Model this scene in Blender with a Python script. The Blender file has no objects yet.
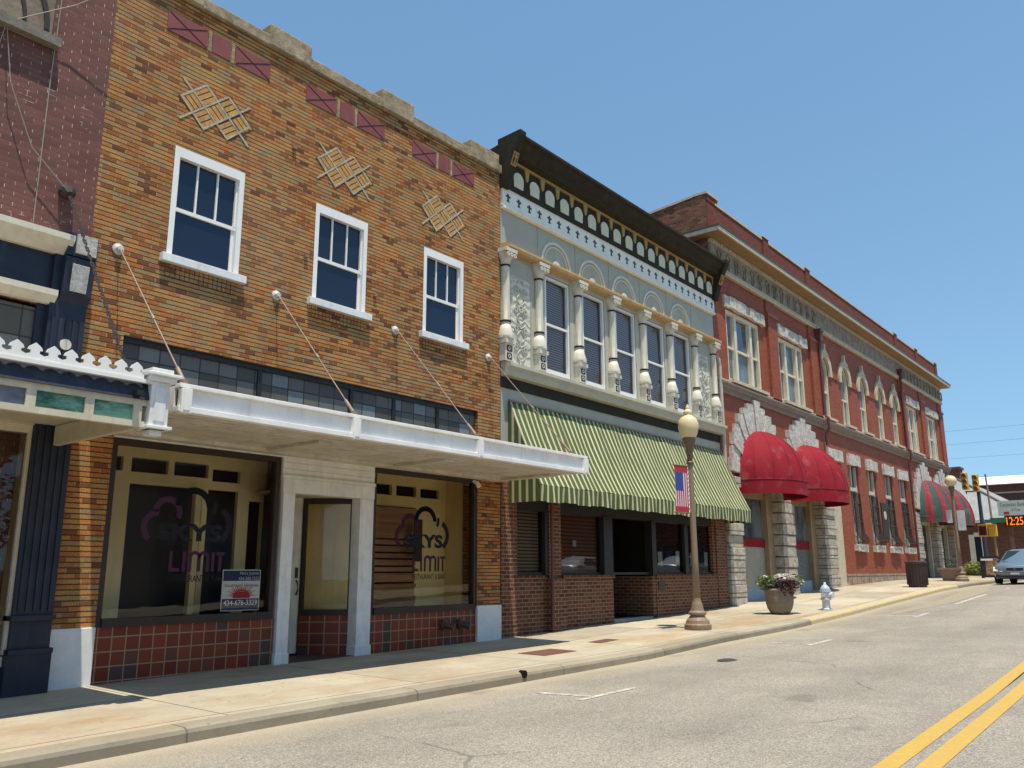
import bpy, bmesh, math, random
from mathutils import Vector, Matrix
R = math.radians
rnd = random.Random(7)
scn = bpy.context.scene
COL = scn.collection

# ------------------------------------------------------------------ camera, sky, sun, exposure
CAMZ = 1.4
yaw, pit, rol, FPX = R(38.9), R(12.5), R(-0.19), 851.0
fw = Vector((math.cos(pit)*math.cos(yaw), math.cos(pit)*math.sin(yaw), math.sin(pit)))
ri = Vector((math.sin(yaw), -math.cos(yaw), 0)); up = ri.cross(fw)
r2 = math.cos(rol)*ri + math.sin(rol)*up; u2 = -math.sin(rol)*ri + math.cos(rol)*up
cd = bpy.data.cameras.new('camera'); cam = bpy.data.objects.new('camera', cd); COL.objects.link(cam)
cam.matrix_world = Matrix(((r2.x, u2.x, -fw.x, 0), (r2.y, u2.y, -fw.y, 0), (r2.z, u2.z, -fw.z, CAMZ), (0, 0, 0, 1)))
cd.sensor_width = 36; cd.lens = FPX/1024*36; cd.clip_start = 0.05; cd.clip_end = 3000
scn.camera = cam

SUN = Vector((0.11, 0.235, -1.0)).normalized()          # direction the light travels
w = bpy.data.worlds.new('World'); scn.world = w; w.use_nodes = True
wn = w.node_tree; wn.nodes.clear()
wo = wn.nodes.new('ShaderNodeOutputWorld'); wb = wn.nodes.new('ShaderNodeBackground'); sk = wn.nodes.new('ShaderNodeTexSky')
sk.sky_type = 'NISHITA'; sk.sun_disc = False
sk.sun_elevation = math.asin(-SUN.z); sk.sun_rotation = math.atan2(-SUN.x, -SUN.y)
sk.altitude = 100; sk.air_density = 1.2; sk.dust_density = 0.2; sk.ozone_density = 1.5
wb.inputs['Strength'].default_value = 0.15
tc = wn.nodes.new('ShaderNodeTexCoord'); sx_ = wn.nodes.new('ShaderNodeSeparateXYZ'); ma = wn.nodes.new('ShaderNodeMath'); ma.operation = 'MULTIPLY_ADD'; cx_ = wn.nodes.new('ShaderNodeCombineXYZ')
ma.inputs[1].default_value = .85; ma.inputs[2].default_value = .16          # a clear horizon, without the bright milky band
for a_, b_ in ((tc.outputs['Generated'], sx_.inputs[0]), (sx_.outputs[0], cx_.inputs[0]), (sx_.outputs[1], cx_.inputs[1]), (sx_.outputs[2], ma.inputs[0]), (ma.outputs[0], cx_.inputs[2]), (cx_.outputs[0], sk.inputs[0])): wn.links.new(a_, b_)
tint = wn.nodes.new('ShaderNodeMix'); tint.data_type = 'RGBA'; tint.blend_type = 'MULTIPLY'; tint.inputs[0].default_value = 1; tint.inputs[7].default_value = (.88, 1.03, 1.0, 1)
wn.links.new(sk.outputs[0], tint.inputs[6]); wn.links.new(tint.outputs[2], wb.inputs[0]); wn.links.new(wb.outputs[0], wo.inputs[0])
ld = bpy.data.lights.new('sun', 'SUN'); ld.energy = 5.0; ld.angle = R(0.5); ld.color = (1.0, 0.93, 0.80)
lo = bpy.data.objects.new('sun', ld); COL.objects.link(lo); lo.rotation_euler = SUN.to_track_quat('-Z', 'Y').to_euler()
lo.location = (0, -10, 40)
scn.view_settings.view_transform = 'Standard'; scn.view_settings.look = 'None'
scn.view_settings.exposure = 0.2; scn.view_settings.gamma = 1.0
scn.view_settings.use_curve_mapping = False
scn.cycles.max_bounces = 8; scn.cycles.transparent_max_bounces = 16
scn.cycles.sample_clamp_indirect = 6

# ------------------------------------------------------------------ helpers
class MB:
    def __init__(s): s.v = []; s.f = []; s.m = []; s.u = []
    def unit(s): s.u.append(len(s.f)); return s
    def add(s, vs, fs, mi=0):
        n = len(s.v); s.v += [tuple(p) for p in vs]
        s.f += [tuple(i+n for i in f) for f in fs]; s.m += [mi]*len(fs); return s
    def quad(s, a, b, c, d, mi=0): return s.add([a, b, c, d], [(0, 1, 2, 3)], mi)
    def box(s, x0, x1, y0, y1, z0, z1, mi=0):
        v = [(x0,y0,z0),(x1,y0,z0),(x1,y1,z0),(x0,y1,z0),(x0,y0,z1),(x1,y0,z1),(x1,y1,z1),(x0,y1,z1)]
        return s.add(v, [(0,3,2,1),(4,5,6,7),(0,1,5,4),(1,2,6,5),(2,3,7,6),(3,0,4,7)], mi)
    def prism(s, pts, a, b, mi=0):
        """pts and the extrusion: a, b are functions mapping a 2d point to 3d at each end"""
        n = len(pts); v = [a(p) for p in pts]+[b(p) for p in pts]
        f = [tuple(range(n)), tuple(range(2*n-1, n-1, -1))]
        f += [(i, i+n, (i+1) % n+n, (i+1) % n) for i in range(n)]
        return s.add(v, f, mi)
    def xz(s, pts, y0, y1, mi=0): return s.prism(pts, lambda p: (p[0], y0, p[1]), lambda p: (p[0], y1, p[1]), mi)
    def yz(s, pts, x0, x1, mi=0): return s.prism(pts, lambda p: (x0, p[0], p[1]), lambda p: (x1, p[0], p[1]), mi)
    def xy(s, pts, z0, z1, mi=0): return s.prism(pts, lambda p: (p[0], p[1], z0), lambda p: (p[0], p[1], z1), mi)
    def tube(s, pts, r, n=8, mi=0, cap=True):
        pts = [Vector(p) for p in pts]; rr = r if isinstance(r, (list, tuple)) else [r]*len(pts)
        base = len(s.v); ref = None
        for i, p in enumerate(pts):
            t = (pts[min(i+1, len(pts)-1)]-pts[max(i-1, 0)])
            t = t.normalized() if t.length > 1e-9 else Vector((0, 0, 1))
            if ref is None: ref = Vector((0, 0, 1)) if abs(t.z) < .9 else Vector((1, 0, 0))
            a = t.cross(ref).normalized(); b = t.cross(a).normalized(); ref = -b if False else ref
            for k in range(n):
                th = 2*math.pi*k/n; s.v.append(tuple(p+rr[i]*(math.cos(th)*a+math.sin(th)*b)))
        for i in range(len(pts)-1):
            for k in range(n):
                k2 = (k+1) % n; s.f.append((base+i*n+k, base+i*n+k2, base+(i+1)*n+k2, base+(i+1)*n+k)); s.m.append(mi)
        if cap:
            s.f.append(tuple(base+k for k in range(n))[::-1]); s.m.append(mi)
            s.f.append(tuple(base+(len(pts)-1)*n+k for k in range(n))); s.m.append(mi)
        return s
    def lathe(s, prof, cx, cy, n=20, mi=0):
        base = len(s.v)
        for r, z in prof:
            for k in range(n):
                th = 2*math.pi*k/n; s.v.append((cx+r*math.cos(th), cy+r*math.sin(th), z))
        for i in range(len(prof)-1):
            for k in range(n):
                k2 = (k+1) % n; s.f.append((base+i*n+k, base+i*n+k2, base+(i+1)*n+k2, base+(i+1)*n+k)); s.m.append(mi)
        s.f.append(tuple(base+k for k in range(n))[::-1]); s.m.append(mi)
        s.f.append(tuple(base+(len(prof)-1)*n+k for k in range(n))); s.m.append(mi)
        return s
    def wall(s, x0, x1, z0, z1, holes, y, depth=0.3, mi=0):
        """facade sheet at plane y with rectangular holes and their reveals"""
        xs = sorted({x0, x1, *[h[0] for h in holes], *[h[1] for h in holes]})
        zs = sorted({z0, z1, *[h[2] for h in holes], *[h[3] for h in holes]})
        xs = [x for x in xs if x0 <= x <= x1]; zs = [z for z in zs if z0 <= z <= z1]
        for i in range(len(xs)-1):
            for j in range(len(zs)-1):
                cx, cz = (xs[i]+xs[i+1])/2, (zs[j]+zs[j+1])/2
                if any(h[0] < cx < h[1] and h[2] < cz < h[3] for h in holes): continue
                s.quad((xs[i], y, zs[j]), (xs[i+1], y, zs[j]), (xs[i+1], y, zs[j+1]), (xs[i], y, zs[j+1]), mi)
        for h in holes:
            a, b, c, d = h[:4]; yb = y+depth
            s.quad((a, y, c), (a, y, d), (a, yb, d), (a, yb, c), mi); s.quad((b, y, c), (b, yb, c), (b, yb, d), (b, y, d), mi)
            s.quad((a, y, d), (b, y, d), (b, yb, d), (a, yb, d), mi); s.quad((a, y, c), (a, yb, c), (b, yb, c), (b, y, c), mi)
        return s
    def each(s, name, mat, parent, **kw):
        """one object per unit (or per box, prism, tube when no units were marked)"""
        if s.u: cuts = s.u+[len(s.f)]; groups = [range(a, b) for a, b in zip(cuts, cuts[1:]) if b > a]
        else:
            root = list(range(len(s.v)))
            def find(i):
                while root[i] != i: root[i] = root[root[i]]; i = root[i]
                return i
            for f in s.f:
                for q in f[1:]: root[find(q)] = find(f[0])
            d = {}
            for i, f in enumerate(s.f): d.setdefault(find(f[0]), []).append(i)
            groups = list(d.values())
        out = []
        for g in groups:
            mb = MB(); mp = {}
            for i in g:
                for q in s.f[i]:
                    if q not in mp: mp[q] = len(mb.v); mb.v.append(s.v[q])
                mb.f.append(tuple(mp[q] for q in s.f[i])); mb.m.append(s.m[i])
            out.append(mb.build(name, mat, parent, **kw))
        return out
    def build(s, name, mat, parent=None, smooth=False, recalc=True, bevel=0, loc=None):
        if len(s.f) == 1: recalc = False
        me = bpy.data.meshes.new(name)
        vs = s.v if loc is None else [(x-loc[0], y-loc[1], z-loc[2]) for x, y, z in s.v]
        me.from_pydata(vs, [], s.f)
        for m in (mat if isinstance(mat, (list, tuple)) else [mat]): me.materials.append(m)
        me.polygons.foreach_set('material_index', s.m)
        if recalc:
            b = bmesh.new(); b.from_mesh(me); bmesh.ops.recalc_face_normals(b, faces=b.faces); b.to_mesh(me); b.free()
        if smooth: me.polygons.foreach_set('use_smooth', [True]*len(me.polygons))
        o = bpy.data.objects.new(name, me); COL.objects.link(o)
        if loc is not None: o.location = loc
        if parent is not None:
            o.parent = parent
            if parent.type == 'EMPTY': o.matrix_parent_inverse = Matrix.Translation(-Vector(parent.location))
            else: o.matrix_parent_inverse = Matrix.Identity(4)
        if bevel:
            m = o.modifiers.new('bevel', 'BEVEL'); m.width = bevel; m.segments = 2; m.limit_method = 'ANGLE'; m.angle_limit = R(40)
        return o

def tag(o, label, cat, group=None, kind=None):
    if label: o['label'] = label
    if cat: o['category'] = cat
    if group: o['group'] = group
    if kind: o['kind'] = kind
    return o
def thing(name, label, cat, loc, group=None):
    o = bpy.data.objects.new(name, None); COL.objects.link(o); o.location = loc
    o.empty_display_size = .2
    return tag(o, label, cat, group)
def struct(o): o['kind'] = 'structure'; return o
def dup(o, parent=None):
    c = o.copy(); COL.objects.link(c)
    if parent is not None: c.parent = parent; c.matrix_parent_inverse = o.matrix_parent_inverse.copy()
    for ch in list(o.children): dup(ch, c)
    return c
def arc(cx, cz, r, a0, a1, n=16, ry=None):
    ry = r if ry is None else ry
    return [(cx+r*math.cos(R(a0+(a1-a0)*i/n)), cz+ry*math.sin(R(a0+(a1-a0)*i/n))) for i in range(n+1)]
def ring(mb, cx, cz, ro, rn, a0, a1, y0, y1, n=20, mi=0):
    for i in range(n):
        t0, t1 = R(a0+(a1-a0)*i/n), R(a0+(a1-a0)*(i+1)/n)
        mb.xz([(cx+rn*math.cos(t0), cz+rn*math.sin(t0)), (cx+ro*math.cos(t0), cz+ro*math.sin(t0)),
               (cx+ro*math.cos(t1), cz+ro*math.sin(t1)), (cx+rn*math.cos(t1), cz+rn*math.sin(t1))], y0, y1, mi)
def text(mb, s, x0, x1, z0, z1, y, mi=0, axis='y', bold=0.0):
    """lettering as real geometry, fitted to a rectangle on a facade (axis y) or an end wall (axis x)"""
    cu = bpy.data.curves.new('txt', 'FONT'); cu.body = s; cu.resolution_u = 3; cu.offset = bold
    ob = bpy.data.objects.new('txt', cu); COL.objects.link(ob)
    bpy.context.view_layer.update()
    me = bpy.data.meshes.new_from_object(ob.evaluated_get(bpy.context.evaluated_depsgraph_get()))
    vs = [v.co.copy() for v in me.vertices]; fs = [tuple(p.vertices) for p in me.polygons]
    bpy.data.objects.remove(ob); bpy.data.curves.remove(cu); bpy.data.meshes.remove(me)
    ax, bx = min(v.x for v in vs), max(v.x for v in vs); ay, by = min(v.y for v in vs), max(v.y for v in vs)
    def m(v):
        h = x0+(v.x-ax)/(bx-ax)*(x1-x0); z = z0+(v.y-ay)/(by-ay)*(z1-z0)
        return (h, y, z) if axis == 'y' else (y, h, z)
    mb.add([m(v) for v in vs], fs, mi)

# ------------------------------------------------------------------ materials
class N:
    def __init__(s, name):
        s.mat = bpy.data.materials.new(name); s.mat.use_nodes = True
        s.t = s.mat.node_tree; s.t.nodes.clear()
        s.out = s.n('ShaderNodeOutputMaterial')
    def n(s, typ, **kw):
        o = s.t.nodes.new(typ)
        for k, v in kw.items(): setattr(o, k, v)
        return o
    def l(s, a, b): s.t.links.new(a, b)
    def val(s, sock, v):
        if hasattr(v, 'is_output') or isinstance(v, bpy.types.NodeSocket): s.l(v, sock)
        else: sock.default_value = v
    def math(s, op, a, b=0.0):
        o = s.n('ShaderNodeMath', operation=op); s.val(o.inputs[0], a); s.val(o.inputs[1], b); return o.outputs[0]
    def mix(s, f, a, b, mode='MIX'):
        o = s.n('ShaderNodeMix', data_type='RGBA', blend_type=mode)
        s.val(o.inputs[0], f); s.val(o.inputs[6], a if isinstance(a, bpy.types.NodeSocket) else c4(a)); s.val(o.inputs[7], b if isinstance(b, bpy.types.NodeSocket) else c4(b))
        return o.outputs[2]
    def pos(s): return s.n('ShaderNodeNewGeometry').outputs['Position']
    def uv(s):
        g = s.n('ShaderNodeNewGeometry'); p = s.n('ShaderNodeSeparateXYZ'); q = s.n('ShaderNodeSeparateXYZ')
        s.l(g.outputs['Position'], p.inputs[0]); s.l(g.outputs['True Normal'], q.inputs[0])
        sx = s.math('GREATER_THAN', s.math('ABSOLUTE', q.outputs[0]), .72)
        sz = s.math('GREATER_THAN', s.math('ABSOLUTE', q.outputs[2]), .72)
        def sel(f, a, b): return s.math('ADD', s.math('MULTIPLY', f, b), s.math('MULTIPLY', s.math('SUBTRACT', 1.0, f), a))
        u = sel(sx, p.outputs[0], p.outputs[1]); v = sel(sz, p.outputs[2], p.outputs[1])
        c = s.n('ShaderNodeCombineXYZ'); s.l(u, c.inputs[0]); s.l(v, c.inputs[1]); return c.outputs[0]
    def noise(s, scale, detail=4, rough=.6, vec=None, stretch=None):
        o = s.n('ShaderNodeTexNoise'); o.inputs['Scale'].default_value = scale; o.inputs['Detail'].default_value = detail; o.inputs['Roughness'].default_value = rough
        v = vec or s.pos()
        if stretch:
            m = s.n('ShaderNodeMapping'); m.inputs['Scale'].default_value = stretch; s.l(v, m.inputs[0]); v = m.outputs[0]
        s.l(v, o.inputs['Vector']); return o.outputs[0]
    def ramp(s, f, stops, const=False):
        o = s.n('ShaderNodeValToRGB'); e = o.color_ramp.elements
        if const: o.color_ramp.interpolation = 'CONSTANT'
        while len(e) < len(stops): e.new(.5)
        for i, (p, c) in enumerate(stops): e[i].position = p; e[i].color = c4(c)
        s.val(o.inputs[0], f); return o.outputs[0]
    def bump(s, h, strength=.4, dist=.01, normal=None):
        o = s.n('ShaderNodeBump'); o.inputs['Strength'].default_value = strength; o.inputs['Distance'].default_value = dist
        s.l(h, o.inputs['Height'])
        if normal: s.l(normal, o.inputs['Normal'])
        return o.outputs[0]
    def bsdf(s, col, rough=.8, metal=0, normal=None, spec=.5, **kw):
        o = s.n('ShaderNodeBsdfPrincipled')
        s.val(o.inputs['Base Color'], col if isinstance(col, bpy.types.NodeSocket) else c4(col)); s.val(o.inputs['Roughness'], rough)
        o.inputs['Metallic'].default_value = metal; o.inputs['Specular IOR Level'].default_value = spec
        if normal: s.l(normal, o.inputs['Normal'])
        for k, v in kw.items(): s.val(o.inputs[k], v)
        s.l(o.outputs[0], s.out.inputs[0]); return o
def c4(c):
    if isinstance(c, (int, float)): return (c, c, c, 1)
    return tuple(c) if len(c) == 4 else (*c, 1)
def mul(c, k): return tuple(x*k for x in c)

def paint(name, c, rough=.5, var=.18, scale=3.0, bump=.15, grime=None, spec=.4, streak=True):
    m = N(name)
    a = m.noise(scale, 6, .65); b = m.noise(scale*2.2, 5, .7, stretch=(1, 1, .12) if streak else None)
    f = m.ramp(a, [(.3, 1-var), (.7, 1+var*.4)])
    col = m.mix(1.0, c, f, 'MULTIPLY')
    g = grime if grime else mul(c, .45)
    col = m.mix(m.math('MULTIPLY', m.ramp(b, [(.52, 0), (.75, 1)]), var*2.2), col, g)
    h = m.noise(scale*12, 4)
    m.bsdf(col, m.ramp(a, [(.3, rough+.12), (.7, rough)]), normal=m.bump(h, bump, .004), spec=spec)
    return m.mat
def brick(name, stops, mortar, bw=.215, bh=.0765, ms=.009, bump=.7, rough=.85, stain=.35, stainc=(.06, .045, .035), wear=0, wearc=(.5, .45, .4), offset=.5, mort_spot=None, var=.25, head=None, mottle=0):
    m = N(name); uv = m.uv()
    def bt():
        b = m.n('ShaderNodeTexBrick'); b.offset = offset; b.inputs['Scale'].default_value = 1
        b.inputs['Brick Width'].default_value = bw; b.inputs['Row Height'].default_value = bh; b.inputs['Mortar Size'].default_value = ms
        b.inputs['Mortar Smooth'].default_value = .15; b.inputs['Color1'].default_value = c4(0.); b.inputs['Color2'].default_value = c4(1.); b.inputs['Mortar'].default_value = c4(.5)
        m.l(uv, b.inputs['Vector']); return b
    b = bt(); col = m.ramp(b.outputs['Color'], stops); spx = m.n('ShaderNodeSeparateXYZ'); m.l(uv, spx.inputs[0])
    n1 = m.noise(60, 3, .6, vec=uv); col = m.mix(1, col, m.ramp(n1, [(.25, 1-var), (.75, 1+var*.5)]), 'MULTIPLY')
    if mottle: n7 = m.noise(1.7, 4, .65); n8 = m.noise(.45, 4, .6); col = m.mix(1, col, m.mix(mottle, (1, 1, 1), m.ramp(n7, [(.3, (.62, .5, .42)), (.5, (1, .98, .95)), (.7, (1.12, 1.0, .85))])), 'MULTIPLY'); col = m.mix(m.math('MULTIPLY', m.ramp(n8, [(.5, 0), (.7, 1)]), .35), col, (.30, .24, .15))
    mo = mortar
    if mort_spot:
        n2 = m.noise(1.6, 5, .75, vec=uv); n3 = m.noise(9, 3, .6, vec=uv, stretch=(.35, 1, 1))
        hj = m.math('LESS_THAN', m.math('ABSOLUTE', m.math('SUBTRACT', m.math('FRACT', m.math('DIVIDE', spx.outputs[1], bh)), .5)), .36); bj = m.ramp(n2, [(.6, 0), (.63, 1)])
        mo = m.mix(m.math('MULTIPLY', m.math('MAXIMUM', hj, bj), m.ramp(n3, [(.36, 0), (.62, 1)])), mortar, mort_spot)
    if head: hj = m.math('LESS_THAN', m.math('ABSOLUTE', m.math('SUBTRACT', m.math('FRACT', m.math('DIVIDE', spx.outputs[1], bh)), .5)), .41); mo = m.mix(hj, mortar, head)
    col = m.mix(b.outputs['Fac'], col, mo)
    n4 = m.noise(.8, 6, .7); n5 = m.noise(2.5, 5, .7, stretch=(1, 1, .1))
    col = m.mix(m.math('MULTIPLY', m.ramp(n4, [(.45, 0), (.8, 1)]), stain), col, stainc)
    col = m.mix(m.math('MULTIPLY', m.ramp(n5, [(.55, 0), (.8, 1)]), stain), col, stainc)
    if wear:
        n6 = m.noise(7, 6, .75); col = m.mix(m.math('MULTIPLY', m.ramp(n6, [(.58, 0), (.64, 1)]), wear), col, wearc)
    h = m.math('SUBTRACT', m.math('MULTIPLY', n1, .35), b.outputs['Fac'])
    m.bsdf(col, rough, normal=m.bump(h, bump, .012), spec=.25)
    return m.mat
def rock(name, c, c2, scale=5, bump=1.0, rough=.9, joints=None):
    m = N(name); a = m.noise(scale, 8, .7); b = m.noise(scale*.35, 3)
    col = m.mix(m.ramp(a, [(.35, 0), (.65, 1)]), c2, c); col = m.mix(m.ramp(b, [(.4, 0), (.75, .5)]), col, mul(c2, .7))
    h = a
    if joints:
        uv = m.uv(); t = m.n('ShaderNodeTexBrick'); t.offset = joints[2]; t.inputs['Scale'].default_value = 1; t.inputs['Brick Width'].default_value = joints[0]; t.inputs['Row Height'].default_value = joints[1]
        t.inputs['Mortar Size'].default_value = .018; m.l(uv, t.inputs['Vector'])
        col = m.mix(t.outputs['Fac'], col, mul(c2, .55)); h = m.math('SUBTRACT', a, t.outputs['Fac'])
    m.bsdf(col, rough, normal=m.bump(h, bump, .06), spec=.2); return m.mat
def plain(name, c, rough=.6, metal=0, spec=.5): m = N(name); m.bsdf(c, rough, metal, spec=spec); return m.mat
def metal(name, c, rough=.5, rust=0.3, rustc=(.16, .06, .02), met=0.0):
    m = N(name); a = m.noise(14, 6, .7); col = m.mix(m.math('MULTIPLY', m.ramp(a, [(.5, 0), (.68, 1)]), rust), c, rustc)
    m.bsdf(col, m.ramp(a, [(.3, rough), (.7, rough+.2)]), met, normal=m.bump(a, .15, .004)); return m.mat
def glass(name, tint=(1, 1, 1), refl=1.0, rough=.01):
    m = N(name); f = m.n('ShaderNodeFresnel'); f.inputs['IOR'].default_value = 1.5
    t = m.n('ShaderNodeBsdfTransparent'); t.inputs[0].default_value = c4(tint)
    g = m.n('ShaderNodeBsdfGlossy'); g.inputs['Roughness'].default_value = rough; g.inputs[0].default_value = c4(.95)
    n = m.bump(m.noise(.9, 2), .025, .1); m.l(n, g.inputs['Normal'])
    x = m.n('ShaderNodeMixShader'); m.val(x.inputs[0], m.math('MINIMUM', m.math('MULTIPLY', f.outputs[0], refl), .95)); m.l(t.outputs[0], x.inputs[1]); m.l(g.outputs[0], x.inputs[2])
    m.l(x.outputs[0], m.out.inputs[0]); return m.mat
def emit(name, c, s): m = N(name); e = m.n('ShaderNodeEmission'); e.inputs[0].default_value = c4(c); e.inputs[1].default_value = s; m.l(e.outputs[0], m.out.inputs[0]); return m.mat
def stripes(name, ca, cb, period, frac, rough=.85, third=None, dirt=.25):
    m = N(name); uv = m.uv(); sp = m.n('ShaderNodeSeparateXYZ'); m.l(uv, sp.inputs[0])
    fr = m.math('FRACT', m.math('DIVIDE', sp.outputs[0], period))
    col = m.mix(m.math('LESS_THAN', fr, frac), ca, cb)
    if third: col = m.mix(m.math('LESS_THAN', m.math('ABSOLUTE', m.math('SUBTRACT', fr, (1+frac)/2)), third[1]), col, third[0])
    n = m.noise(1.5, 6, .7); col = m.mix(m.math('MULTIPLY', m.ramp(n, [(.45, 0), (.75, 1)]), dirt), col, (.09, .09, .05))
    fold = m.noise(5, 2, stretch=(1, .4, .4))
    m.bsdf(col, rough, normal=m.bump(fold, .25, .03), spec=.15); return m.mat

M = {}
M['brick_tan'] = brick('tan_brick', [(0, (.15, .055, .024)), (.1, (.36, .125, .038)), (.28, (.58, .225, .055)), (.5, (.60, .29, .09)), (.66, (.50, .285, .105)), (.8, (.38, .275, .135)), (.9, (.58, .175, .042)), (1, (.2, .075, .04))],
                       (.045, .023, .011), bw=.212, bh=.0705, ms=.009, stain=.34, bump=1.0, var=.65, head=(.42, .26, .12), mottle=.55)  # dark mortar paints the shadow in the bed joints; head joints stay tan
M['brick_maroon'] = brick('maroon_painted_brick', [(0, (.14, .056, .042)), (1, (.205, .083, .062))], (.13, .053, .04), bw=.25, bh=.074, ms=.005, mort_spot=(.56, .48, .42), stain=.25, bump=.5, rough=.6, var=.15)
M['brick_red'] = brick('red_painted_brick', [(0, (.27, .066, .033)), (.5, (.32, .083, .04)), (1, (.37, .10, .052))], (.26, .074, .039), stain=.25, stainc=(.11, .03, .02), bump=.5, rough=.7, var=.12)
M['brick_parapet'] = brick('shaded_red_parapet', [(0, (.17, .04, .024)), (1, (.25, .065, .035))], (.17, .05, .03), stain=.45, stainc=(.07, .03, .022), bump=.6, rough=.8)  # same brick as the red wall, with its shading put into the colour
M['brick_old'] = brick('old_brown_brick', [(0, (.10, .03, .015)), (.35, (.2, .065, .03)), (.7, (.26, .09, .04)), (1, (.3, .15, .08))], (.2, .14, .1), stain=.5, bump=1, wear=.5, wearc=(.3, .22, .16))
M['brick_shop'] = brick('storefront_brick', [(0, (.10, .032, .018)), (.5, (.155, .052, .027)), (1, (.205, .075, .038))], (.25, .18, .11), stain=.2, bump=.7, bw=.24, bh=.085, ms=.012)
M['brick_far'] = brick('dark_far_brick', [(0, (.11, .04, .025)), (1, (.2, .075, .045))], (.16, .1, .07), stain=.3)
M['tile_red'] = brick('red_bulkhead_tile', [(0, (.16, .028, .015)), (.72, (.25, .045, .02)), (.85, (.2, .05, .03)), (.92, (.085, .05, .045)), (1, (.07, .045, .04))], (.33, .22, .13), bw=.197, bh=.19, ms=.009, offset=0, rough=.35, stain=.3, bump=.4, var=.12)
M['panel_red'] = paint('dull_red_panel_tile', (.24, .062, .055), .5)
M['coping'] = rock('weathered_coping', (.46, .36, .23), (.22, .17, .11), 6, .4)
M['joint'] = plain('dark_joint', (.09, .05, .025), .9); M['single_brick'] = paint('single_tan_brick', (.54, .28, .09), .85, .3, 7)
M['lattice'] = rock('cast_stone_strip', (.56, .50, .38), (.36, .31, .21), 12, .4)
M['white'] = paint('white_paint', (.78, .77, .73), .5, .16, 4, grime=(.4, .33, .24))
M['white_clean'] = paint('clean_white_paint', (.82, .80, .75), .4, .06, 2)
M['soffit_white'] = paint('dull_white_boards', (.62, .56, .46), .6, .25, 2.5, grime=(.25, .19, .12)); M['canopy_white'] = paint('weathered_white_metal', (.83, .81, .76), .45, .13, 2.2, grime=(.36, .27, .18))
M['whitebase'] = paint('whitewashed_base', (.76, .75, .72), .7, .1, 5, grime=(.5, .45, .38))
M['cream'] = paint('cream_paint', (.60, .53, .39), .55, .18, 4)
M['creamtrim'] = paint('cream_trim', (.66, .60, .47), .5, .15, 5)
M['navy'] = paint('navy_paint', (.016, .021, .038), .45, .25, 4, grime=(.05, .05, .055))
M['pane_navy'] = N('dark_navy_pane'); M['pane_navy'].bsdf(M['pane_navy'].mix(M['pane_navy'].noise(1.2, 2), (.006, .013, .034), (.010, .02, .045)), .06); M['pane_navy'] = M['pane_navy'].mat
M['dark'] = plain('dark_interior', (.012, .011, .01), .9, spec=.1)
M['darkwood'] = paint('dark_brown_frame', (.035, .022, .016), .45, .2, 6)
M['blackframe'] = paint('black_frame', (.02, .018, .016), .4, .2, 6)
M['greyglassblock'] = brick('dim_transom_glass', [(0, (.09, .083, .07)), (.45, (.14, .13, .11)), (.8, (.19, .178, .155)), (1, (.24, .28, .30))], (.05, .042, .035), bw=.33, bh=.37, ms=.012, offset=0, rough=.45, stain=.3, bump=.3, stainc=(.05, .045, .04))
M['glass'] = glass('shop_glass', (.95, .94, .9), 1.0)
M['glass_dark'] = glass('dim_shop_glass', (.55, .55, .53), 1.25)
M['room'] = paint('ochre_interior_wall', (.88, .68, .30), .8, .12, 2)
M['roomtrim'] = paint('cream_interior_trim', (.90, .76, .42), .7, .08, 3)
M['door_white'] = paint('dirty_white_door', (.66, .6, .48), .5, .2, 4)
M['steel'] = metal('steel_rod', (.27, .19, .14), .5, .6)
M['roofgrey'] = rock('grey_roofing', (.2, .2, .2), (.12, .12, .12), 4, .2)
# grey ornate building
M['bluegrey'] = paint('green_grey_metal', (.39, .38, .30), .5, .1, 2.2, grime=(.22, .2, .17))
M['stonegrey'] = paint('pale_grey_metal', (.50, .47, .37), .55, .12, 3, grime=(.3, .26, .2))
M['offwhite'] = paint('off_white_metal', (.66, .61, .49), .5, .14, 4, grime=(.4, .35, .27))
M['frieze'] = paint('white_frieze', (.86, .80, .68), .5, .1, 3, grime=(.4, .37, .33))
M['gold'] = paint('ochre_gold', (.42, .25, .07), .5, .2, 5)
M['goldrail'] = paint('tan_gold_rail', (.55, .36, .16), .5, .2, 5)
M['cornice'] = paint('dark_olive_cornice', (.036, .030, .018), .6, .25, 4, grime=(.06, .055, .045), bump=.2, spec=.12)
M['lunette'] = paint('cream_lunette', (.66, .61, .46), .6, .08, 6)
m = N('relief_panel'); v = m.n('ShaderNodeTexVoronoi', feature='SMOOTH_F1'); v.inputs['Scale'].default_value = 9; m.l(m.pos(), v.inputs['Vector'])
wv = m.n('ShaderNodeTexWave'); wv.wave_type = 'RINGS'; wv.inputs['Scale'].default_value = 3; wv.inputs['Distortion'].default_value = 9; m.l(m.pos(), wv.inputs['Vector'])
h = m.math('ADD', m.math('MULTIPLY', v.outputs[0], .8), m.math('MULTIPLY', wv.outputs[1], .6))
m.bsdf(m.mix(m.ramp(h, [(.3, 0), (.9, 1)]), (.46, .43, .34), (.62, .58, .47)), .6, normal=m.bump(h, .6, .03)); M['relief'] = m.mat
def blind(name, a, b, per):
    m = N(name); sp = m.n('ShaderNodeSeparateXYZ'); m.l(m.pos(), sp.inputs[0])
    f = m.math('FRACT', m.math('DIVIDE', sp.outputs[2], per)); m.bsdf(m.mix(m.ramp(f, [(.1, 0), (.35, 1), (.75, 1), (.95, 0)]), b, a), .7); return m.mat
M['blind_mauve'] = blind('mauve_blind', (.42, .33, .34), (.10, .08, .085), .06)
M['blind_tan'] = blind('tan_blind', (.6, .46, .28), (.10, .06, .035), .075)
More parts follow.
